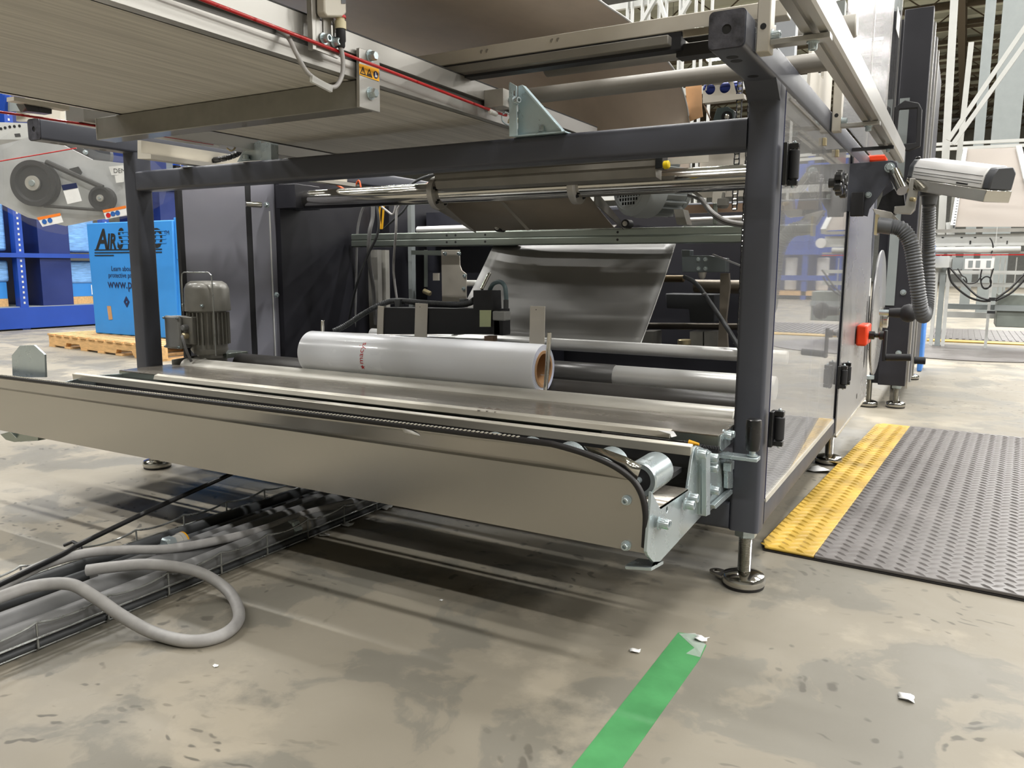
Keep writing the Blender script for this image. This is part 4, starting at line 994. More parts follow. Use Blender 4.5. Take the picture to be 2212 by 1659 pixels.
# inclined inner belt with end rollers
inner_web = M('inner_belt_brown', (134, 124, 110), .5, .05, .12, 5)
ibt = T('inner_belt', 'short inclined brown-grey belt conveyor between the chrome bar and the zinc channel', 'conveyor', (-1.5, 2.6, .9))
P('belt_sheet', MB().sheet([[(x, 2.48, .985), (x, 2.62, .925), (x, 2.72, .886), (x, 2.745, .895)] for x in (-1.72, -1.12)]), inner_web, ibt, th=.004)
P('belt_sheet', MB().sheet([[(x, 2.3, 1.13), (x, 2.45, 1.075), (x, 2.48, .985)] for x in (-1.72, -1.12)]), inner_web, ibt, th=.004)
for sx in (-1.745, -1.10):
    P('side_plate', MB().prism([(sx, 2.49, 1.0), (sx, 2.75, .90), (sx, 2.76, .88), (sx, 2.49, .955)], (.005, 0, 0)), grey_motor, ibt)
for px, py in ((1074, 492), (1350, 483)):
    p = A(px, py, y=2.70)
    P('end_wheel', MB().rcyl(p, p+Vector((0, .05, 0)), .0155, 20), black_matt, ibt); bolt(ibt, p, (0, -1, 0), .006, 'hex', alum_raw)
P('wheel_bracket', MB().prism(pxl([(1070, 464), (1092, 465), (1092, 488), (1072, 486)], y=2.72), (0, .004, 0)), zinc, ibt)
P('clip_strip', MB().prism(pxl([(1070, 425), (1078, 425), (1145, 497), (1138, 498)], y=2.50), (0, .002, 0)), M('strip_grey', (150, 146, 138), .5), ibt)
al = T('slotted_profile', 'wide slotted aluminium profile above the chrome bar with yellow knob at its end', 'profile', (-1.3, 2.3, 1.05))
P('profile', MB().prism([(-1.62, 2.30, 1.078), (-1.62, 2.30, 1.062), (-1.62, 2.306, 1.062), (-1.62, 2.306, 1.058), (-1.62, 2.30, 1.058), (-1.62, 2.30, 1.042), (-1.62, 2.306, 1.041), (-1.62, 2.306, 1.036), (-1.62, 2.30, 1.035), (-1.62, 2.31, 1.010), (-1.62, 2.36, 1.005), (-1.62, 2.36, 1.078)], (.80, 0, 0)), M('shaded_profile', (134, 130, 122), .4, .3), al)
k0 = A(1426, 350, y=2.30)
P('end_block', MB().box(k0.x-.012, k0.x+.010, 2.29, 2.34, k0.z-.02, k0.z+.025), black_plastic, al, bev=.002)
P('yellow_knob', MB().rcyl(A(1433, 357, y=2.28), A(1446, 355, y=2.28), .012, 14), yellow_bright, al, 'yellow knob')
P('hole_strip', MB().prism(pxl([(1440, 342), (1530, 334), (1530, 350), (1440, 356)], y=2.36), (0, .004, 0)), plate_beige, al)

fm = T('fan_motor', 'grey electric motor with square-hole fan grille hanging above the zinc channel', 'motor', A(1400, 420, y=2.62))
ac = A(1360, 404, y=2.56); ad = Vector((.45, .89, 0)).normalized()
P('fan_cowl', MB().lathe(ac, ad, [(-.006, .068), (-.004, .078), (.012, .096), (.05, .101), (.085, .101)], 44, caps=False), grey_motor2, fm)
gm = MB(); e1 = Vector((-ad.y, ad.x, 0)); e2 = Vector((0, 0, 1))
oc_ = circ(ac-ad*.005, e1, e2, .077, 40); holes = []
for i in range(-5, 6):
    for j in range(-5, 6):
        cxx, czz = i*.0135, j*.0135
        if math.hypot(cxx, czz) < .066:
            holes.append([ac-ad*.005+e1*(cxx+a*.0050)+e2*(czz+b_*.0050) for a, b_ in ((-1, -1), (1, -1), (1, 1), (-1, 1))])
P('fan_grille', MB().prism(oc_, ad*.002, holes), grey_motor2, fm, 'grille with square holes')
P('fan_dark', MB().lathe(ac+ad*.01, ad, [(0, 0), (0, .072)], 30, caps=False), black_matt, fm)
P('motor_body', MB().cyl(ac+ad*.085, ac+ad*.20, .076, 36), grey_motor2, fm)
for k in range(22):
    a = 2*PI*k/22; d = e1*math.cos(a)+e2*math.sin(a); f_ = ad.cross(d)
    P('cooling_fin', MB().obox(ac+ad*.14+d*.081, d*.012, f_*.0015, ad*.055), grey_motor2, fm)
P('terminal_box', MB().obox(ac+ad*.15+e1*-.03+Vector((0, -.03, .02)), ad*.045, e1*.04, Vector((0, 0, .035))), grey_motor, fm, bev=.004)
P('end_shield', MB().cyl(ac+ad*.2, ac+ad*.22, .078, 30), grey_motor2, fm)
P('motor_foot', MB().prism(pxl([(1455, 452), (1475, 452), (1484, 485), (1462, 485)], y=2.6), (0, .06, 0)), grey_motor, fm)
P('motor_cable', MB().tube(spline([A(1490, 408, y=2.45), A(1515, 428, y=2.45), A(1540, 458, y=2.42), A(1570, 476, y=2.4), A(1612, 484, y=2.38)], 8), .0055, 8), cable_grey, fm)
P('motor_cable', MB().tube(spline([A(1486, 422, y=2.47), A(1512, 432, y=2.46), A(1538, 464, y=2.43), A(1568, 482, y=2.41), A(1612, 489, y=2.39)], 8), .005, 8), cable_mid, fm)

# upper thin roller behind the channel
tr = T('thin_roller', 'thin pale roller just behind and above the zinc channel', 'roller', (-1.8, 3.0, .92))
P('roller', MB().rcyl(A(902, 497, y=3.0), A(1075, 492, y=3.0), .016, 24), roller_alu, tr)
P('roller', MB().rcyl(A(1478, 482, y=3.0), A(1625, 476, y=3.0), .020, 24), roller_alu, tr)

# print unit behind the film roll
pu = T('print_unit', 'long black box unit with pale upright plates just behind the white film roll', 'print unit', A(950, 722, y=2.25))
YU = 2.22
def fx(px, y=YU): return A(px, 700, y=y).x
P('unit_body', MB().prism(pxl([(826, 672), (832, 664), (1078, 668), (1080, 722), (826, 722)], y=YU), (0, .07, 0)), black_matt, pu, bev=.001)
P('unit_block', MB().prism(pxl([(1022, 627), (1062, 627), (1064, 672), (1022, 670)], y=YU-.005), (0, .06, 0)), black_matt, pu, bev=.001)
P('side_block', MB().box(A(1060, 700, y=YU-.02).x, A(1086, 700, y=YU).x, YU+.0, YU+.05, A(1070, 724, y=YU).z, A(1070, 688, y=YU).z), black_matt, pu, bev=.001)
for px0, px1, py0, py1, yy in ((815, 828, 661, 722, YU-.004), (896, 922, 655, 730, YU-.008), (1144, 1176, 661, 748, 2.17)):
    pp_ = P('upright_plate', MB().prism(pxl([(px0+1, py0), (px1+1, py0+1), (px1-1, py1), (px0-1, py1)], y=yy), (0, .004, 0)), plate_beige, pu, 'pale upright plate', bev=.0005)
    if px1-px0 > 20:
        h_ = A((px0+px1)/2-2, py0+8, y=yy-.0004); P('plate_hole', MB().cyl(h_, h_+Vector((0, .001, 0)), .0016, 8), black_ink, pp_)
P('yellow_green_tag', MB().prism(pxl([(1036, 670), (1061, 670), (1060, 706), (1036, 706)], y=YU-.006), (0, .001, 0)), M('pale_green_tag', (196, 204, 158), .4), pu, 'pale yellow-green tag')
P('brass_stub', MB().prism(pxl([(1046, 726), (1064, 726), (1064, 738), (1046, 738)], y=YU), (0, .03, 0)), brown_steel, pu)
P('support_tube', MB().rcyl(A(740, 722, y=2.30), A(1190, 740, y=2.30), .007, 12), roller_alu, pu)
cd = T('corrugated_conduit', 'slate grey corrugated conduit rising over the black print unit', 'conduit', A(800, 680, y=2.3))
corrugated('conduit_tube', [A(720, 716, y=2.15), A(745, 704, y=2.18), A(790, 675, y=2.24), A(830, 655, y=2.28), A(860, 650, y=2.29), A(920, 655, y=2.29), A(980, 658, y=2.28), A(1012, 655, y=2.27), A(1024, 648, y=2.26)], .0108, cd, cable_dark, .004)
for px in (858, 998):
    P('conduit_clip', MB().prism(pxl([(px-6, 646), (px+6, 646), (px+5, 664), (px-5, 664)], y=2.27), (0, .025, 0)), cable_dark, cd, bev=.001)
kl = T('cable_loop', 'grey cable loop with angled grey plug on the right end of the print unit', 'cable', A(1085, 640, y=YU))
P('cable', MB().tube(spline([A(1058, 626, y=2.25), A(1066, 613, y=2.24), A(1080, 609, y=2.23), A(1090, 618, y=2.22), A(1093, 640, y=2.22), A(1093, 652, y=2.22)], 8), .0072, 12), M('teal_grey_cable', (86, 104, 108), .4), kl)
P('plug_sleeve', MB().rcyl(A(1093, 646, y=YU), A(1093, 668, y=YU), .0085, 16), cable_dark, kl)
P('plug', MB().box(A(1070, 682, y=YU).x, A(1097, 682, y=YU).x, YU-.02, YU+.02, A(1085, 692, y=YU).z, A(1085, 672, y=YU).z), light_box, kl, bev=.004)
P('air_fitting', MB().rcyl(A(1040, 626, y=2.25), A(1058, 590, y=2.30), .006, 12), chrome, kl)

# uprights and cables in the dark left half
ui = T('inner_uprights', 'pale grey steel uprights standing in the dark left interior', 'upright', (-2.1, 3.0, .2))
for (pa_, pb_, yy, mt) in (((782, 545), (815, 545), 2.95, M('inner_grey', (136, 134, 128), .5)), ((818, 535), (832, 535), 3.0, M('inner_pale', (160, 158, 150), .5)), ((757, 445), (766, 445), 2.9, M('inner_mid', (108, 104, 98), .5))):
    P('upright', B(A(pa_[0], pa_[1], y=yy).x, A(pb_[0], pb_[1], y=yy).x, yy, yy+.03, .16, .82 if pa_[0] > 770 else 1.0), mt, ui)
P('cable_hatch', B(A(815, 450, y=3.05).x, A(840, 450, y=3.05).x, 3.05, 3.06, .85, 1.05), dark_panel, ui)
P('upright', B(A(880, 450, y=3.1).x, A(888, 450, y=3.1).x, 3.1, 3.13, .16, 1.1), grey_steel, ui)
mpz = T('machined_bracket', 'pale steel plate bracket with curved cut edge under the zinc channel', 'bracket', A(980, 600, y=2.9))
P('plate', MB().prism(pxl([(953, 540), (992, 540), (993, 572), (997, 584), (1007, 592), (1007, 655), (955, 655)], y=2.88), (0, .006, 0)), plate_beige, mpz, bev=.0005)
P('cross_tab', MB().prism(pxl([(888, 541), (952, 541), (952, 552), (888, 550)], y=2.88), (0, .006, 0)), zinc_dark, mpz)
P('cross_shaft', MB().rcyl(A(1005, 612, y=2.92), A(1050, 612, y=2.92), .014, 16), roller_alu, mpz)
P('small_block', MB().prism(pxl([(935, 590), (947, 590), (947, 606), (935, 606)], y=2.9), (0, .01, 0)), plate_beige, mpz)
P('link_arm', MB().bar(A(920, 540, y=2.95), A(920, 620, y=2.95), .012, .012, (0, 1, 0)), zinc_dark, mpz)
P('ball_joint', MB().rcyl(A(915, 628, y=2.93), A(930, 635, y=2.93), .012, 12), brass, mpz)
for px, py in ((962, 548), (992, 548), (1004, 596), (1002, 624)):
    bolt(mpz, A(px, py, y=2.88), (0, -1, 0), .006, 'socket', zinc)
def cable(label, pts, rr, mat, grp='cables inside the machine'):
    o = S('cable', MB().tube(spline(pts, 8), rr, 8), mat, label, 'cable', grp)
    return o
cable('thick grey cable hanging in front of the left end of the zinc channel', [A(805, 430, y=2.70), A(805, 470, y=2.70), A(798, 505, y=2.68), A(797, 560, y=2.70), A(806, 620, y=2.75), A(812, 700, y=2.8)], .0085, cable_mid)
cable('thin dark cable sweeping down leftwards past the thick grey cable', [A(812, 440, y=2.65), A(818, 475, y=2.65), A(814, 510, y=2.65), A(795, 550, y=2.65), A(775, 600, y=2.65), A(762, 650, y=2.7), A(752, 700, y=2.75)], .0055, cable_dark)
cable('pale cable hanging beside the pale upright near the middle', [A(875, 432, y=2.75), A(858, 455, y=2.75), A(855, 505, y=2.75), A(850, 580, y=2.8), A(857, 645, y=2.8)], .0055, cable_grey)
cable('short grey cable curving at the top of the left interior', [A(815, 438, y=2.8), A(835, 455, y=2.8), A(850, 462, y=2.8), A(857, 430, y=2.8)], .005, cable_grey)
cable('left grey cable leaning along the black side panel', [A(790, 440, y=2.85), A(780, 460, y=2.85), A(772, 500, y=2.85), A(770, 560, y=2.85), A(768, 650, y=2.85), A(766, 710, y=2.85)], .006, cable_mid)
cable('yellow cable of the pair hanging in the cable hatch', [A(822, 440, y=3.0), A(819, 470, y=3.0), A(823, 495, y=3.0)], .005, yellow_cable)
cable('second yellow cable of the pair, the right one in the cable hatch', [A(829, 440, y=3.0), A(827, 470, y=3.0), A(825, 495, y=3.0)], .005, yellow_cable)
cable('dark purple-grey cable slanting up right from the yellow pair', [A(828, 496, y=2.95), A(850, 475, y=2.9), A(872, 455, y=2.85), A(890, 425, y=2.85)], .005, cable_dark)
cable('orange cable slanting under the crossbeam above the chrome bar', [A(700, 384, y=2.7), A(722, 396, y=2.7), A(750, 413, y=2.7)], .005, orange_cable)
cable('orange cable curving in the middle just above the chrome bar', [A(910, 402, y=2.6), A(925, 396, y=2.6), A(945, 388, y=2.6)], .0035, orange_cable)
cable('black cable arching up to the left collar of the chrome bar', [A(880, 403, y=2.55), A(905, 388, y=2.55), A(935, 378, y=2.5), A(965, 374, y=2.45)], .0055, cable_dark)
cable('orange cable bundle strand at upper left below the crossbeam', [A(730, 388, y=2.9), A(745, 398, y=2.9), A(755, 388, y=2.9), A(765, 402, y=2.9), A(775, 390, y=2.9), A(780, 408, y=2.9)], .004, orange_cable)

# right interior: valve block, shafts, strut
vb = T('valve_block', 'grey-blue machined block under the right end of the zinc channel', 'block', A(1520, 600, y=2.9))
P('block', MB().prism(pxl([(1472, 540), (1490, 540), (1490, 552), (1530, 552), (1568, 558), (1568, 588), (1474, 588)], y=2.85), (0, .05, 0)), M('blue_grey_block', (104, 112, 114), .45, .3), vb, bev=.002)
P('nozzle', MB().lathe(A(1517, 588, y=2.87), (0, 0, -1), [(0, .016), (.02, .012), (.026, .006)], 16), alum_raw, vb)
for px, py in ((1509, 560), (1524, 560), (1509, 580), (1524, 580)): bolt(vb, A(px, py, y=2.85), (0, -1, 0), .005, 'socket', zinc)
P('guide_arm', MB().bar(A(1540, 550, y=2.8), A(1610, 578, y=2.75), .006, .008, (0, 1, 0)), cable_mid, vb)
sh_ = T('cross_shafts', 'dull steel cross shafts in the dark right interior', 'shaft', A(1500, 620, y=3.0))
P('shaft', MB().rcyl(A(1410, 602, y=3.0), A(1478, 602, y=3.0), .014, 18), M('dull_brass', (96, 82, 58), .4, .6), sh_)
P('shaft', MB().rcyl(A(1500, 618, y=3.05), A(1612, 620, y=3.05), .026, 22), M('dull_steel', (112, 104, 92), .4, .6), sh_)
P('shaft', MB().rcyl(A(1388, 704, y=2.95), A(1612, 706, y=2.95), .013, 20), M('dark_steel', (78, 72, 64), .4, .7), sh_)
P('end_frame', MB().prism(pxl([(1556, 590), (1574, 590), (1576, 620), (1568, 690), (1572, 755), (1550, 755), (1554, 680)], y=2.9), (0, .02, 0)), M('worn_plate', (128, 120, 108), .5, .3), sh_)
P('dark_housing', MB().prism(pxl([(1437, 634), (1543, 636), (1543, 696), (1490, 696), (1488, 668), (1440, 666)], y=3.1), (0, .1, 0)), M('housing_grey', (58, 60, 62), .5), sh_, bev=.004)
for a_, b_ in ((1490, 1518), (1385, 1412), (1521, 1550)): P('pale_block', MB().prism(pxl([(a_, 716), (b_, 716), (b_, 758), (a_, 758)], y=3.08), (0, .1, 0)), grey_motor, sh_)
P('brass_collar', MB().rcyl(A(1478, 745, y=3.0), A(1478, 733, y=3.0), .026, 22), brass, sh_)
gs = T('gas_spring', 'dark slanting gas spring with pale bands beside the right post', 'gas spring', A(1540, 670, y=2.6))
P('spring_tube', MB().tube(spline([A(1478, 598, y=2.7), A(1495, 606, y=2.68), A(1512, 622, y=2.65), A(1540, 662, y=2.6), A(1575, 715, y=2.5), A(1605, 765, y=2.45)], 8), .0075, 12), cable_dark, gs)
for px, py in ((1520, 633), (1557, 688), (1588, 738)):
    p = A(px, py, y=2.6); P('band', MB().rcyl(p, p+Vector((.003, 0, -.006)), .0092, 14), cable_mid, gs)
pq = T('drop_sensor', 'round grey sensor housing hanging above the right end of the zinc channel', 'sensor', A(1560, 430, y=2.6))
P('housing', MB().lathe(A(1562, 436, y=2.6), (0, 0, -1), [(-.03, .004), (-.012, .006), (-.01, .018), (.012, .02), (.02, .014), (.022, 0)], 20), grey_motor, pq)
P('mount_plate', MB().prism(pxl([(1540, 410), (1568, 412), (1560, 438), (1538, 438)], y=2.64), (0, .01, 0)), beige_plastic, pq)
P('drop_tube', MB().rcyl(A(1545, 438, y=2.66), A(1545, 485, y=2.66), .008, 12), zinc_dark, pq)
P('cross_board', B(-1.0, -.45, 2.95, 2.97, .945, .975), brown_steel, pq)
# ---------------------------------------------------------------- left background
bo = T('belt_drive', 'grey conveyor drive with two dark pulleys under a bulging clear cover', 'belt drive', A(170, 480, y=2.2))
O2 = A(150, 395, y=2.2); NV = Vector((-.869, -.495, 0)); NV = Vector((.495, -.869, 0)).normalized()   # facing the camera side
NV = Vector((.49, -.872, 0))
def q2(px, py, off=0.0): return AP(px, py, O2+NV*off, NV)
def poly2(pts, off=0.0): return [q2(a, b_, off) for a, b_ in pts]
shape = [(0, 300), (30, 280), (75, 272), (120, 285), (170, 310), (215, 330), (262, 338), (330, 345), (355, 370), (362, 405), (352, 440), (320, 460), (262, 473), (215, 480), (178, 492), (140, 507), (100, 500), (60, 484), (20, 460), (-20, 440), (-20, 310)]
P('back_plate', MB().prism(poly2([(-20, 318), (60, 298), (120, 305), (200, 345), (262, 352), (300, 352), (300, 462), (200, 476), (140, 488), (60, 470), (-20, 430)]), -NV*.01), M('drive_plate_grey', (196, 198, 200), .35, .3), bo)
def pulley(px, py, rr, hub, hm_=.02):
    c = q2(px, py); o = P('pulley', MB().lathe(c, NV, [(.0, rr*.9), (.0, rr), (.010, rr), (.018, rr*.88), (.03, rr*.88), (.038, rr), (.048, rr), (.048, rr*.8), (.036, rr*.72), (.036, hub), (.045, hub), (.045, 0)], 44, caps=False), black_matt, bo, 'dark belt pulley')
    P('hub', MB().lathe(c, NV, [(.045, 0), (.045, hub*.92), (.052, hub*.9), (.052, 0)], 30, caps=False), alum_raw, o)
    P('hub_bore', MB().lathe(c, NV, [(.052, hub*.4), (.058, hub*.34), (.058, 0)], 20), zinc, o)
    return c
m2 = (q2(130, 395)-q2(87, 395)).length/43
cA = pulley(84, 398, 48*m2, 17*m2); cB = pulley(228, 430, 25*m2, 8*m2)
P('drive_belt', MB().tube([q2(100, 350, .03), q2(222, 405, .03)], .012, 8), rubber, bo)
P('drive_belt', MB().tube([q2(95, 445, .03), q2(232, 455, .03)], .007, 8), rubber, bo)
cvm = MB(); f_ = poly2(shape, .09); b_ = poly2(shape, .0)
inner = [p+(q2(150, 395, .12)-p)*.16 for p in poly2(shape, .12)]
n = len(f_)
for i in range(n):
    j = (i+1) % n
    cvm.add([b_[i], b_[j], f_[j], f_[i]], [(0, 1, 2, 3)]); cvm.add([f_[i], f_[j], inner[j], inner[i]], [(0, 1, 2, 3)])
cvm.prism(inner, NV*.001)
P('clear_cover', cvm, clear3, bo, 'bulging clear plastic cover')
def sticker(pts, colr, name='sticker', head=None, off=.125):
    p = poly2(pts, off); o = P(name, MB().prism(p, NV*.001), colr, bo)
    if head:
        P('sticker_stripe', MB().prism([p[0], p[1], p[1]+(p[2]-p[1])*.28, p[0]+(p[3]-p[0])*.28], NV*.002), head, o)
    return o, p
sticker([(133, 400), (165, 395), (177, 434), (146, 441)], paper_white, head=navy_ink)
for pts, dots in (([(80, 470), (130, 460), (137, 480), (92, 490)], ((96, 478), (108, 475))), ([(222, 454), (272, 444), (274, 464), (229, 474)], ((234, 464), (244, 461), (254, 459)))):
    o, p = sticker(pts, paper_white, head=orange_ink)
    for k, (dx, dy) in enumerate(dots):
        c = q2(dx, dy+1, .127); P('pictogram', MB().lathe(c, NV, [(0, 0), (0, .0105), (.001, .0105)], 18, caps=False), blue_ink if (k or len(dots) == 2) else red_print, o)
o, p = sticker([(235, 360), (266, 357), (268, 378), (241, 378)], paper_white, off=.02)
tm = MB(); put_text(tm, 'DEMA', p[3]+(p[2]-p[3])*.22+(p[0]-p[3])*.25+NV*.002, (p[2]-p[3]).normalized(), Vector((0, 0, 1)), .028); P('lettering', tm, black_ink, o)
sticker([(248, 379), (268, 377), (268, 393), (251, 395)], paper_white, off=.02)
P('dark_bracket', MB().prism(poly2([(150, 365), (170, 360), (178, 372), (176, 377), (158, 380)], .02), NV*.004), black_matt, bo)
P('red_line', MB().tube([q2(-10, 350, .15), q2(60, 338, .15), q2(165, 320, .15)], .0025, 6), red_cord, bo, 'thin red cord across the cover')
wf = T('perforated_rail', 'white perforated conveyor side frame behind the clear-covered belt drive', 'conveyor frame', A(40, 300, y=2.6))
O3 = O2-NV*.35
def poly3(pts, off=0.0): return [AP(a, b_, O3+NV*off, NV) for a, b_ in pts]
P('rail_web', MB().prism(poly3([(-60, 262), (60, 266), (200, 300), (200, 352), (60, 332), (-60, 340)]), -NV*.01), white_steel, wf)
P('rail_lip', MB().prism(poly3([(-60, 302), (60, 302), (200, 330), (200, 338), (60, 312), (-60, 314)], .02), NV*.01), alum, wf)
for px, py in ((2, 278), (11, 276), (21, 274), (31, 273), (42, 272), (14, 317), (8, 334), (115, 317)):
    c = AP(px, py, O3+NV*.001, NV); P('hole', MB().lathe(c, NV, [(0, 0), (0, .007), (.0006, .007)], 12, caps=False), black_ink, wf)
P('slot', MB().prism(poly3([(31, 289), (43, 288), (45, 295), (33, 296)], .001), NV*.0006), black_ink, wf)
dm = T('drive_motor', 'black round motor housing with zinc bolt above the clear-covered drive', 'motor', AP(180, 335, O3, NV))
P('motor_can', MB().lathe(AP(172, 333, O3+NV*.02, NV), NV, [(0, .06), (.06, .06), (.066, .05), (.066, 0)], 30), black_plastic, dm)
P('motor_end', MB().lathe(AP(215, 336, O3+NV*.02, NV), NV, [(0, .07), (.03, .07), (.03, 0)], 30), charcoal_plastic, dm)
bolt(dm, AP(185, 329, O3+NV*.09, NV), NV, .008, 'hex', zinc)
lb_ = T('background_frames', 'pale steel panels and frames seen under the far conveyor edge at upper left', 'frame', (-4.9, 3.0, 1.2))
for px0, px1, py0, py1, mt in ((0, 10, 205, 245, blue_rack), (10, 40, 210, 240, grey_steel), (35, 130, 212, 262, beige_plastic), (130, 215, 222, 275, white_steel)):
    P('panel', MB().prism(pxl([(px0, py0), (px1, py0), (px1, py1), (px0, py1)], y=3.0+px0*.002), (0, .03, 0)), mt, lb_)

# blue rack
XRK = -9.4
rk = T('storage_rack', 'blue steel storage rack holding wrapped blue goods far left behind the machine', 'rack', (XRK-.5, 5.2, 0))
def rackq(px, py): return A(px, py, x=XRK)
for ya in (4.35, 5.08, 6.15, 7.3, 8.6):
    u = P('rack_upright', B(XRK-.10, XRK, ya, ya+.09, 0, 3.0), blue_rack, rk)
    hm_ = MB()
    for k in range(44): hm_.box(XRK-.001, XRK+.002, ya+.035, ya+.055, .3+k*.06, .325+k*.06)
    P('punched_holes', hm_, white_steel, u, kind='stuff')
for zz, hh in ((.02, .24), (.83, .05), (1.75, .06)):
    P('rack_beam', B(XRK-.02, XRK+.02, 4.3, 8.7, zz, zz+hh), blue_rack, rk)
P('rack_panel', B(XRK-.9, XRK-.02, 5.35, 5.72, .27, 1.75), blue_dark, rk)
P('rack_back', B(XRK-1.05, XRK-1.0, 4.3, 8.7, 1.80, 3.0), blue_dark, rk)
P('rack_panel', B(XRK-.9, XRK-.02, 7.0, 8.6, .27, 1.75), blue_dark, rk)
P('rack_panel', B(XRK-.5, XRK-.05, 7.5, 7.75, 1.2, 2.9), grey_steel, rk, 'pale grey panel')
P('rack_shelf', B(XRK-1.0, XRK-.02, 4.3, 7.4, .24, .27), grey_steel, rk)
P('rack_shelf', B(XRK-1.0, XRK-.02, 4.3, 7.4, .84, .86), blue_dark, rk)
gi = 0
for (ya, yb, za, zb_, mt) in ((4.45, 5.05, .90, 1.45, blue_wrap), (4.45, 5.05, .55, .80, blue_wrap), (5.75, 6.12, .90, 1.5, blue_wrap), (5.75, 6.12, .52, .80, blue_wrap)):
    nm = ['upper near', 'lower near', 'upper far', 'lower far'][gi]; gi += 1
    S('wrapped_pack', MB().box(XRK-.7, XRK-.12, ya, yb, za, zb_), mt, 'blue film-wrapped pack in the %s bay of the blue rack' % nm, 'pack', 'wrapped packs in the blue rack', bev=.03)
for k, (ya, yb) in enumerate(((4.45, 5.02), (5.78, 6.1))):
    t = T('blue_carton', 'blue carton with white label on a pallet in the %s bay of the rack' % ('near' if k == 0 else 'far'), 'carton', (XRK-.4, ya, .3), 'cartons in the blue rack')
    P('carton_body', B(XRK-.7, XRK-.14, ya, yb, .36, .55), blue_card, t, bev=.004)
    P('white_label', B(XRK-.141, XRK-.138, ya+.25, ya+.34, .38, .5), paper_white, t)
    P('board', B(XRK-.7, XRK-.14, ya, yb, .27, .36), wood, t)

# pallet and the tall blue carton
pt = T('wooden_pallet', 'wooden pallet under the tall blue carton on the floor', 'pallet', (-6.3, 4.6, 0))
pO = A(107, 748, z=0); pA_ = A(352, 781, z=0); pu_ = (pA_-pO).normalized(); pl_ = (pA_-pO).length; pv = Vector((-pu_.y, pu_.x, 0)); 
def lb2(a, b1, b2, z0, z1, aw): return MB().obox(pO+pu_*a+pv*((b1+b2)/2)+Vector((0, 0, (z0+z1)/2)), pu_*aw/2, pv*(b2-b1)/2, Vector((0, 0, (z1-z0)/2)))
W_ = pl_; D_ = 1.1
for b_0 in (0, D_/2-.02, D_-.045):   # stringers with notches
    st = MB(); y0_ = b_0
    prof_ = [(0, .015), (.32, .015), (.34, .05), (.58, .05), (.60, .015), (W_-.72, .015), (W_-.70, .05), (W_-.46, .05), (W_-.44, .015), (W_, .015), (W_, .105), (0, .105)]
    st.prism([pO+pu_*a+pv*y0_+Vector((0, 0, z)) for a, z in prof_], pv*.045)
    P('stringer', st, wood, pt)
for i in range(13):
    a = .05+(W_-.1)*i/12; P('deck_board', lb2(a, -.01, D_, .105, .122, .10), wood, pt)
for i in range(7):
    a = .06+(W_-.12)*i/6; P('bottom_board', lb2(a, -.005, D_, .0, .015, .11), wood, pt)
bxz = .124; Yb = 4.38
bc = T('blue_carton', 'tall bright blue carton with AIRSHIELD lettering standing on the pallet', 'carton', (-6.5, Yb, bxz))
f0 = A(205, 702, y=Yb); f1 = A(383, 716, y=Yb); t0 = A(186, 470, y=Yb); t1 = A(376, 455, y=Yb)
zT = 1.12
front = [Vector((f0.x, Yb, bxz)), Vector((f1.x, Yb, bxz)), Vector((f1.x+.02, Yb, zT)), Vector((f0.x-.02, Yb, zT))]
P('carton_body', MB().prism(front, (0, .95, 0)), blue_card, bc, bev=.01)
P('side_flap', MB().prism([(f1.x, Yb+.02, bxz+.01), (f1.x+.01, Yb+.02, zT+.02), (f1.x+.17, Yb+.06, zT+.02), (f1.x+.16, Yb+.06, bxz+.01)], (0, .9, 0)), blue_card, bc, 'blue side flap', bev=.004)
P('top_flap', MB().prism([(f1.x+.02, Yb+.03, zT-.32), (f1.x+.10, Yb+.03, zT-.36), (f1.x+.14, Yb+.04, zT+.02), (f1.x+.02, Yb+.03, zT+.02)], (0, -.012, 0)), blue_card, bc, bev=.003)
hz = MB()
for k in range(7):
    zz = .35+k*.10; hz.add([(f1.x+.05, Yb+.018, zz), (f1.x+.08, Yb+.018, zz), (f1.x+.065, Yb+.018, zz+.03)], [(0, 1, 2)])
P('printed_triangles', hz, navy_ink, bc, th=.001)
def boxtext(s, px, py, size, **kw):
    m = MB(); put_text(m, s, A(px, py, y=Yb-.003), (1, 0, 0), (0, 0, 1), size, **kw); return m
mpp = 1/ (FPX/((A(250, 540, y=Yb)-CAM).dot(ROWS[2])))
P('lettering', boxtext('A', 208, 537, .245, bold=.006, shear=.25), black_ink, bc, 'dark AIRSHIELD lettering')
P('lettering', boxtext('IR', 231, 537, .185, bold=.006, shear=.25, sx=.8), black_ink, bc)
P('lettering', boxtext('S', 253, 536, .245, bold=.006, shear=.25, sx=.72), black_ink, bc)
P('lettering', boxtext('HIEL', 276, 537, .185, bold=.006, shear=.2, sx=.44), black_ink, bc)
P('lettering', boxtext('D', 331, 534, .225, bold=.006, shear=.1, sx=.72), black_ink, bc)
st_ = MB()
for k in range(4):
    zz = A(254, 536, y=Yb).z+.035+k*.034
    st_.box(A(256, 500, y=Yb).x, A(358, 500, y=Yb).x, Yb-.0045, Yb-.0035, zz, zz+.009)
P('lettering_stripes', st_, blue_card, bc)
ul = MB()
for (pa_, pb_, py) in ((205, 350, 541), (205, 350, 547), (205, 246, 553)):
    p = A(pa_, py, y=Yb); p2 = A(pb_, py, y=Yb); ul.box(p.x, p2.x, Yb-.004, Yb-.001, p.z, p.z+.009)
P('underline', ul, black_ink, bc)
P('small_print', boxtext('Learn about rec', 240, 585, .062), navy_ink, bc)
P('small_print', boxtext('protective packaging', 234, 599, .062), navy_ink, bc)
P('web_address', boxtext('www.pr', 233, 622, .12), navy_ink, bc)
P('small_print', boxtext('TM', 354, 507, .05), navy_ink, bc)
dd = A(273, 652, y=Yb-.004)
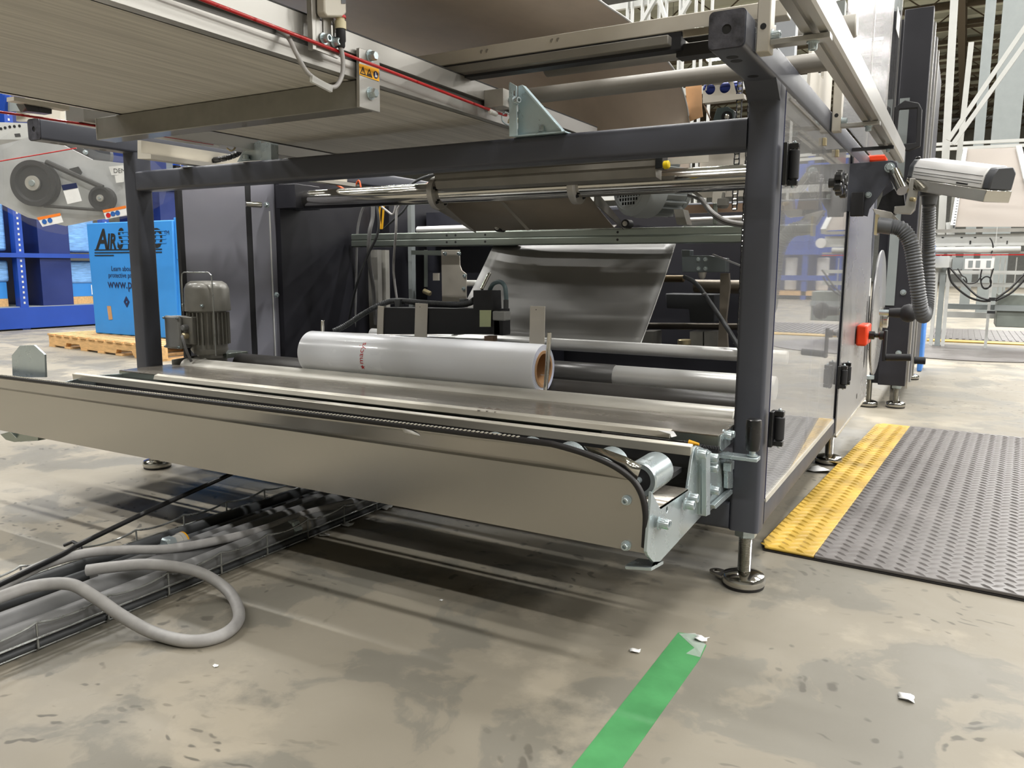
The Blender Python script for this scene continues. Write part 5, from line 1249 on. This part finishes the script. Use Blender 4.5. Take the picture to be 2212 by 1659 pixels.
P('diamond_mark', MB().prism([dd+Vector((.0, 0, .05)), dd+Vector((.04, 0, 0)), dd+Vector((0, 0, -.05)), dd+Vector((-.04, 0, 0))], (0, .003, 0), [[dd+Vector((.0, -0, .015)), dd+Vector((.015, 0, 0)), dd+Vector((0, 0, -.015)), dd+Vector((-.015, 0, 0))]]), navy_ink, bc)
P('tape_patch', MB().prism(pxl([(231, 661), (239, 661), (243, 690), (235, 691)], y=Yb-.003), (0, .002, 0)), card, bc, 'tan tape patch')

# ---------------------------------------------------------------- right background
YG = 8.6
cw = T('white_conveyor', 'white roller conveyor section on tall legs in the right background', 'conveyor', (0, YG, 0))
def bx(px0, px1, py0, py1, y, d=.1): 
    p = A(px0, py1, y=y); q_ = A(px1, py0, y=y); return B(p.x, q_.x, y, y+d, p.z, q_.z)
P('top_rail', bx(2008, 2230, 492, 503, YG, .05), alum, cw)
P('side_web', bx(2008, 2230, 504, 532, YG+.05, .05), white_steel, cw)
P('middle_tube', MB().rcyl(A(2008, 540, y=YG), A(2205, 538, y=YG), .028, 14), white_steel, cw)
P('lower_rail', bx(2008, 2230, 543, 548, YG, .05), alum, cw)
P('red_edge', bx(2008, 2230, 549, 552, YG-.01, .02), red_cord, cw, 'red pull cord line')
for px in (2034, 2075, 2104, 2160): P('web_slot', bx(px, px+5, 512, 514, YG+.045, .003), black_ink, cw)
P('web_slot', bx(2094, 2098, 520, 527, YG+.045, .003), black_ink, cw); P('web_slot', bx(2174, 2177, 520, 527, YG+.045, .003), black_ink, cw)
P('band', bx(2149, 2155, 490, 540, YG-.02, .01), white_steel, cw)
for px0, px1, pyb in ((2010, 2018, 738), (2022, 2034, 732), (2036, 2044, 700), (2130, 2136, 640)):
    p = A(px0, pyb, z=0) if pyb > 600 else None
    P('leg', B(A(px0, 700, y=YG).x, A(px1, 700, y=YG).x, YG, YG+.06, 0, A(px0, 552, y=YG).z), white_steel if px0 != 2022 else grey_steel, cw)
for py in (585, 612, 660, 678): P('cross_tube', bx(2040, 2225, py, py+7, YG+.3, .05), white_steel if py != 660 else grey_steel, cw)
P('leg_foot', bx(2008, 2036, 560, 580, YG-.02, .02), white_steel, cw)
for px in (2155, 2166, 2190): P('far_upright', bx(px, px+6, 556, 640, YG+.6, .05), white_steel, cw)
P('curved_end', MB().lathe(A(2238, 520, y=YG), (0, 1, 0), [(0, .05), (.08, .05)], 26), white_plastic, cw)
bs_ = T('belt_slope', 'tan grey inclined belt with toothed edges rising in the right background', 'belt', A(2125, 520, y=YG+.3))
b4 = [A(2063, 490, y=YG+.2), A(2238, 490, y=YG+.2), A(2198, 322, y=YG+1.6), A(2087, 326, y=YG+1.6)]
P('belt_sheet', MB().prism(b4, (0, .02, .02)), tan_belt, bs_)
P('edge_rail', MB().bar(A(2240, 492, y=YG+.2), A(2200, 320, y=YG+1.6), .05, .06), white_steel, bs_)
P('edge_rail', MB().bar(A(2058, 492, y=YG+.2), A(2085, 325, y=YG+1.6), .04, .06), white_steel, bs_)
te = MB()
for k in range(30):
    p = b4[0].lerp(b4[3], k/30); te.obox(p-Vector((.01, .03, 0)), (.008, 0, 0), (0, .01, 0), (0, 0, .012))
P('toothed_edge', te, charcoal_plastic, bs_, kind='stuff')
pu3 = T('power_unit', 'white power supply unit with black print hanging under the white conveyor', 'power unit', A(2118, 580, y=YG-.1))
P('unit_case', bx(2083, 2148, 559, 582, YG-.1, .1), white_plastic, pu3, bev=.004)
for px in (2091, 2107, 2130): P('printed_block', bx(px, px+11, 563, 578, YG-.102, .001), grey_steel, pu3)
P('drive_card', bx(2010, 2052, 553, 578, YG-.08, .02), white_steel, pu3)
P('terminal_rail', bx(2056, 2082, 556, 582, YG-.06, .04), grey_steel, pu3)
def gcab(label, pts, rr=.010, y=YG-.15): return S('cable', MB().tube(spline(pxl(pts, y=y), 7), rr, 6), cable_black, label, 'cable', 'black cables under the white conveyor')
gcab('black cable drooping from the card to the plug under the white conveyor', [(2048, 578), (2056, 610), (2090, 640), (2120, 650), (2140, 650)])
gcab('black cable running straight down to the inline plug, right of the drooping one', [(2052, 578), (2080, 610), (2112, 640), (2140, 648)])
gcab('black cable rising from the plug to the right picture side', [(2150, 646), (2180, 625), (2205, 600), (2220, 585)])
gcab('lower black cable rising rightwards below its neighbour', [(2150, 650), (2185, 632), (2215, 602)])
gcab('thin black cable coil hanging below the power unit', [(2121, 582), (2118, 600), (2122, 620), (2132, 624), (2141, 612), (2138, 600), (2128, 598), (2119, 608), (2126, 622), (2140, 618), (2139, 604), (2146, 580)], .006)
gcab('thin black cable swinging left of the coil under the power unit', [(2069, 580), (2078, 595), (2086, 600), (2088, 610), (2080, 602), (2090, 612), (2108, 610), (2120, 596)], .006)
gcab('black cable hanging over the right end of the side web', [(2138, 514), (2143, 522), (2145, 535), (2141, 548)], .006, YG-.02)
bxg = T('control_box', 'dark grey-green control box under the white conveyor at the right picture edge', 'box', (.6, YG, .2))
P('box_body', bx(2150, 2240, 638, 706, YG-.1, .5), M('box_green_grey', (112, 118, 112), .5), bxg, bev=.006)
P('box_band', bx(2148, 2240, 661, 671, YG-.12, .02), grey_steel, bxg)
S('inline_plug', bx(2136, 2150, 643, 650, YG-.17, .03), black_matt, 'black inline plug joining the drooping cables', 'plug', 'black plugs under the white conveyor')
S('inline_plug', bx(2132, 2150, 672, 677, YG-.17, .03), black_matt, 'black inline plug beside the grey-green control box', 'plug', 'black plugs under the white conveyor')
S('blue_bin', B(A(1988, 700, y=6.4).x, A(1999, 700, y=6.4).x, 6.4, 6.7, 0, A(1990, 690, y=6.4).z), blue_plastic, 'light blue plastic bin just behind the dark cabinet', 'bin', bev=.01)
S('blue_cover', bx(2009, 2021, 528, 562, YG-.2, .1), blue_plastic, 'small light blue cover on the end of the white conveyor', 'cover', bev=.01)
m1 = T('floor_mat', 'far dark ribbed floor mat with yellow edge under the white conveyor', 'mat', (.3, 10, 0))
P('mat_body', B(-.27, 2.2, 9.45, 11.2, 0, .012), mat_grey, m1); P('yellow_edge', B(-.27, 2.2, 9.2, 9.45, 0, .010), mat_yellow, m1, 'yellow edge')
rb = MB()
for k in range(40): rb.box(-.25+k*.06, -.225+k*.06, 9.5, 11.1, .012, .018)
P('mat_ribs', rb, mat_grey, m1, kind='stuff')
mm = MB(); c = A(2085, 762, z=0)
mm.prism([(c.x+.62*math.cos(a*PI/20)*1.3, c.y+.0+.75*math.sin(a*PI/20), .0) for a in range(40)], (0, 0, .008))
S('floor_mat', mm, mat_grey, 'far plain grey rounded floor mat behind the dark cabinet', 'mat')
# columns, braces
for (px0, px1, y, lab) in ((2112, 2135, 17.0, 'left grey building column of the two beyond the belt slope'), (2150, 2212, 15.0, 'broad grey building column at the right picture edge')):
    t = T('steel_column', lab, 'column', (A(px0, 300, y=y).x, y, 0), 'grey building columns')
    p0 = A(px0, 200, y=y).x; p1 = A(px1, 200, y=y).x
    P('flange', B(p0, p1, y, y+.03, 0, HC), grey_steel, t); P('web', B((p0+p1)/2-.02, (p0+p1)/2+.02, y+.03, y+.3, 0, HC), grey_steel, t)
    P('flange', B(p0, p1, y+.3, y+.33, 0, HC), grey_steel, t)
def strut(label, a_, b_, y, th_, ya=None, grp='white steel struts'):
    return S('steel_strut', MB().bar(A(a_[0], a_[1], y=y), A(b_[0], b_[1], y=ya or y), th_, th_), white_steel, label, 'strut', grp)
strut('tall white leaning strut right of the dark cabinet', (2030, 560), (2085, -420), 9.5, .07)
strut('shorter white strut left of the grey columns', (2052, 520), (2098, 92), 9.6, .05)
strut('upper white diagonal strut of the pair crossing the grey columns', (2048, 303), (2376, -179), 9.2, .04)
strut('lower white diagonal strut of the pair crossing the grey columns', (2058, 312), (2394, -156), 9.2, .04)
strut('pale blue-white horizontal pipe, the upper of two above the belt slope', (2020, 312), (2650, 282), 11.0, .035)
strut('pale blue-white horizontal pipe, the lower of two above the belt slope', (2020, 323), (2650, 293), 11.0, .035)
strut('white standing strut left of the hanging tan belt', (2052, 480), (2056, 560), 8.9, .07)
# white support frame seen above the cross profile
sf = T('support_frame', 'white steel support frame seen between the curtain belt and the cross profile', 'frame', (-2.5, 9.5, 0))
for k, px in enumerate((1352, 1362, 1384, 1398, 1420, 1436, 1466, 1474, 1500, 1514, 1535, 1668, 1682, 1720)):
    P('frame_post', B(A(px, 20, y=9.5).x, A(px+4, 20, y=9.5).x, 9.5, 9.56, 0, 4.6), white_steel, sf)
for (a_, b_) in (((1425, 0), (1440, 50)), ((1380, 60), (1420, -10)), ((1450, 70), (1490, 0))):
    P('frame_brace', MB().bar(A(a_[0], a_[1], y=9.4), A(b_[0], b_[1], y=9.4), .06, .04), white_steel, sf)
for zz in (1.6, 2.8, 3.9): P('frame_beam', B(-8, -.9, 9.56, 9.62, zz, zz+.08), white_steel, sf)

# blue rack standing out to the right: it shows only mirrored in the guard door
YR = 20.0
def mx(px): return -.722-A(px, 600, y=YR).x
def mz(py): return A(1700, py, y=YR).z
r3 = T('storage_rack', 'long blue storage rack out on the right, seen only mirrored in the clear guard door', 'rack', (mx(1700), YR, 0))
xa, xb = mx(1810), mx(1600)
xa, xb = max(min(xa, xb), A(2212, 600, y=YR).x+.6), max(xa, xb)
for k in range(4):
    x = xa+(xb-xa)*k/3; P('rack_upright', B(x-.06, x+.06, YR, YR+.1, 0, 3.4), blue_rack, r3)
for zz in (mz(600), mz(545)): P('rack_beam', B(xa, xb, YR-.03, YR, zz-.06, zz+.06), blue_rack, r3)
P('rack_panel', B(xa, xb, YR+.06, YR+.1, mz(545), 3.2), blue_rack, r3)
P('rack_back', B(xa, xb, YR+.9, YR+.95, 0, 3.2), blue_dark, r3)
P('low_shelf', B(xa, xb, YR, YR+.9, .1, .2), wood, r3)
n = 0
for zz in (.22, mz(600)+.07):
    nd = int((xb-xa-.8)/.5)
    for k in range(nd+1):
        x = xa+.4+(xb-xa-.8)*k/nd
        S('white_drum', MB().rcyl((x, YR+.4, zz), (x, YR+.4, zz+.42), .14, 16, .02), white_plastic, 'white drum on the right-hand blue rack, seen only as a mirror image', 'drum', 'white drums on the right-hand rack')
# ---------------------------------------------------------------- diamond plate mat, right foreground
ma = T('anti_fatigue_mat', 'big grey diamond-plate rubber mat with yellow left border on the floor', 'mat', (-.41, 2.06, 0))
ang = math.radians(-3.35); mu_ = Vector((math.cos(ang), math.sin(ang), 0)); mv = Vector((-mu_.y, mu_.x, 0)); mO = Vector((-.423, 2.062, 0))
def mp_(a, b_, z=0): return mO+mu_*a+mv*b_+Vector((0, 0, z))
ML, MW, BW = 2.02, 1.25, .147
P('mat_base', MB().prism([mp_(.02, 0), mp_(MW, 0), mp_(MW, ML), mp_(.02, ML), mp_(0, ML-.03), mp_(0, .05)], (0, 0, .004)), rubber, ma)
P('yellow_border', MB().prism([mp_(.022, .004, .004), mp_(BW, .004, .004), mp_(BW, ML-.004, .004), mp_(.03, ML-.004, .004), mp_(.004, ML-.04, .004), mp_(.004, .055, .004)], (0, 0, .0075)), mat_yellow, ma, 'yellow border strip', bev=.003)
P('grey_field', MB().prism([mp_(BW, .004, .004), mp_(MW, .004, .004), mp_(MW, ML-.004, .004), mp_(BW, ML-.004, .004)], (0, 0, .0085)), mat_grey, ma, 'grey field', bev=.002)
def studs(a0_, a1_, z, pitch, L, Wd):
    m = MB(); i = 0; y = .018
    while y < ML-.015:
        x = a0_+(pitch/2 if i % 2 else 0); k = 0
        while x < a1_:
            t = math.radians(38 if (i % 2) else -38)
            d = mu_*math.cos(t)+mv*math.sin(t); e = Vector((-d.y, d.x, 0)); c = mp_(x, y, z)
            m.add([c-d*L/2, c-d*L*.2+e*Wd*.5, c+d*L*.2+e*Wd*.5, c+d*L/2, c+d*L*.2-e*Wd*.5, c-d*L*.2-e*Wd*.5, c-d*L*.2+Vector((0, 0, .0032)), c+d*L*.2+Vector((0, 0, .0032))],
                  [(0, 1, 6), (1, 2, 7, 6), (2, 3, 7), (3, 4, 7), (4, 5, 6, 7), (5, 0, 6)])
            x += pitch
        y += pitch*.40; i += 1
    return m
P('raised_studs', studs(.018, BW-.012, .0115, .046, .036, .0085), mat_yellow, ma, 'raised yellow studs', kind='stuff')
P('raised_studs', studs(BW+.012, MW-.012, .0125, .046, .036, .0085), mat_grey, ma, 'raised grey studs', kind='stuff')

# ---------------------------------------------------------------- green tape and scraps
g0 = [A(1200, 1700, z=0), A(1235, 1659, z=0), A(1465, 1367, z=0), A(1502, 1371, z=0), A(1526, 1395, z=0), A(1512, 1424, z=0), A(1345, 1659, z=0), A(1316, 1700, z=0)]
tpe = T('floor_tape', 'strip of faded green tape stuck on the concrete floor', 'tape', (-.42, 1.2, 0))
P('tape_strip', MB().prism([(p.x, p.y, .0002) for p in g0], (0, 0, .0008)), green_tape, tpe)
P('torn_end', MB().prism([A(1466, 1369, z=.001), A(1502, 1368, z=.001), A(1524, 1392, z=.001), A(1512, 1420, z=.001), A(1482, 1412, z=.001), A(1500, 1400, z=.001)], (0, 0, .0006)), tape_film, tpe, 'torn clear end of the tape')
def scrap(label, px, py, s, seed, z=0.0, grp='litter scraps on the floor'):
    rr_ = random.Random(seed); c = A(px, py, z=z); rows = []
    for i in range(4):
        rows.append([c+Vector(((i-1.5)*s*.4+rr_.uniform(-.1, .1)*s, (j-1.5)*s*.33+rr_.uniform(-.1, .1)*s, .0012+rr_.random()*s*.28)) for j in range(4)])
    return S('paper_scrap', MB().sheet(rows), paper_white, label, 'scrap', grp, th=.0006)
scrap('crumpled white scrap on the end of the green tape', 1516, 1382, .020, 1, .002)
scrap('small pale scrap on the concrete left of the green tape end', 1372, 1408, .016, 2)
scrap('small crumpled white scrap at lower right on the bare concrete', 1958, 1510, .020, 3)
scrap('flat white paper scrap between the machine and the yellow border', 1770, 1018, .055, 4)
scrap('tiny pale crumb below the grey cable loop', 466, 1440, .008, 5)
scrap('pale scrap beside the cable tray near the gland', 700, 1158, .022, 6)
scrap('pale flat scrap at the far end of the cable tray', 750, 1135, .026, 7)
scrap('white shred at the tray end under the skirt', 830, 1098, .035, 8)
scrap('tiny pale crumb on the floor under the machine', 953, 1298, .006, 9)
# ---------------------------------------------------------------- wire cable tray
TX0, TX1, TY0, TY1 = -1.815, -1.495, .35, 2.6
tr_ = T('cable_tray', 'galvanised wire mesh cable tray lying on the floor in front of the machine', 'cable tray', (-1.65, 1.4, 0))
def wire(pts, rr=.0024): return MB().tube(pts, rr, 8)
for X_, s in ((TX1, 1), (TX0, -1)):
    pts = []; y = TY0
    while y < TY1:
        ph = ((y-TY0) % .145)/.145
        pts.append((X_, y, .062-.010*math.sin(PI*ph)**.7)); y += .0145
    P('top_wire', wire(pts, .0027), wire_steel, tr_, 'wavy top wire')
    P('middle_wire', wire([(X_+s*.003, TY0, .031), (X_+s*.003, TY1, .031)]), wire_steel, tr_)
    P('bottom_wire', wire([(X_-s*.01, TY0, .004), (X_-s*.01, TY1, .004)]), wire_steel, tr_)
for k in range(3): P('bottom_wire', wire([(TX0+.08*(k+1), TY0, .004), (TX0+.08*(k+1), TY1, .004)]), wire_steel, tr_)
y = TY0; w0 = None
while y < TY1:
    P('cross_wire', wire([(TX0, y, .062), (TX0, y, .010), (TX0+.006, y, .004), (TX1-.006, y, .004), (TX1, y, .010), (TX1, y, .062)]), wire_steel, tr_); y += .145
P('cable_tie', MB().tube([A(150, 1190, z=.06)+Vector(v) for v in ((-.02, 0, .01), (0, .01, .02), (.03, .01, .015), (.05, .0, .0))], .004, 6), black_matt, tr_)
def tc(label, pts, rr, mat): return S('cable', MB().tube(spline(pts, 8), rr, 14), mat, label, 'cable', 'cables lying in the wire tray')
def lane(x, z, wob=.008, sd=0, y0=.4, y1=2.6):
    rr_ = random.Random(sd); return [(x+rr_.uniform(-wob, wob), y0+(y1-y0)*i/6, z) for i in range(7)]
tc('thickest grey conduit in the tray, nearest the right tray side', lane(-1.535, .032, .004, 1), .024, cable_mid)
tc('thick grey conduit in the middle of the tray carrying a blue print', lane(-1.607, .034, .006, 2), .026, cable_mid)
tc('grey conduit with a metal gland left of the middle of the tray', lane(-1.680, .028, .006, 3, 1.02, 2.6), .019, cable_mid)
tc('dark cable along the left side of the tray', lane(-1.785, .026, .004, 4), .015, cable_dark)
tc('second dark conduit left of the middle, deep in the tray', lane(-1.735, .022, .006, 5, .6, 2.6), .014, cable_dark)
tc('thin dark cable squeezed beside the right tray side', lane(-1.508, .012, .002, 6), .007, cable_dark)
for (px, py, lab) in ((378, 1176, 'shiny hex cable gland with yellow ring on a grey conduit in the tray'), (643, 1138, 'dull metal cable gland farther along in the tray')):
    c = A(px, py, z=.035); t = T('cable_gland', lab, 'gland', c-Vector((0, 0, .02)), 'metal glands in the cable tray')
    P('hex_nut', MB().lathe(c, (.05, 1, 0), [(-.03, .022), (-.026, .026), (-.006, .026)], 6), zinc, t)
    P('gland_body', MB().lathe(c, (.05, 1, 0), [(-.006, .023), (.012, .023), (.012, .026), (.022, .026), (.022, .022), (.03, .022)], 22), alum_raw, t)
    if px < 400: P('yellow_ring', MB().lathe(c, (.05, 1, 0), [(.022, .0265), (.026, .0265)], 22), yellow_lab, t)
# loose cables over the tray
def loose(label, pts, rr, mat, nm='loose_cable'):
    return S(nm, MB().tube(spline(pts, 10), rr, 16), mat, label, 'cable')
loose('stiff light grey cable looping out of the tray onto the floor, cut end showing', [A(-330, 1420, z=.07), A(-100, 1330, z=.085), A(0, 1290, z=.095), A(75, 1266, z=.10), A(150, 1262, z=.098), A(205, 1290, z=.075), A(260, 1328, z=.045), A(330, 1366, z=.018), A(410, 1385, z=.0125), A(480, 1372, z=.0125), A(516, 1335, z=.0125), A(500, 1285, z=.02), A(455, 1248, z=.045), A(400, 1228, z=.07), A(320, 1219, z=.085), A(250, 1224, z=.085), A(188, 1232, z=.080)], .0125, cable_grey)
loose('light grey cable lying along the tray above the conduits', [A(-330, 1400, z=.07), A(-100, 1308, z=.07), A(0, 1268, z=.075), A(90, 1222, z=.078), A(180, 1196, z=.076), A(270, 1188, z=.072), A(360, 1186, z=.068), A(450, 1172, z=.06), A(560, 1146, z=.055), A(660, 1110, z=.055), A(760, 1085, z=.055)], .011, cable_grey)
loose('taut black cable rising from the tray towards the machine', [A(-330, 1410, z=.08), A(-60, 1292, z=.085), A(0, 1262, z=.085), A(140, 1195, z=.09), A(180, 1172, z=.09), A(330, 1100, z=.12), A(490, 1028, z=.15), A(600, 975, z=.18)], .0062, cable_black)
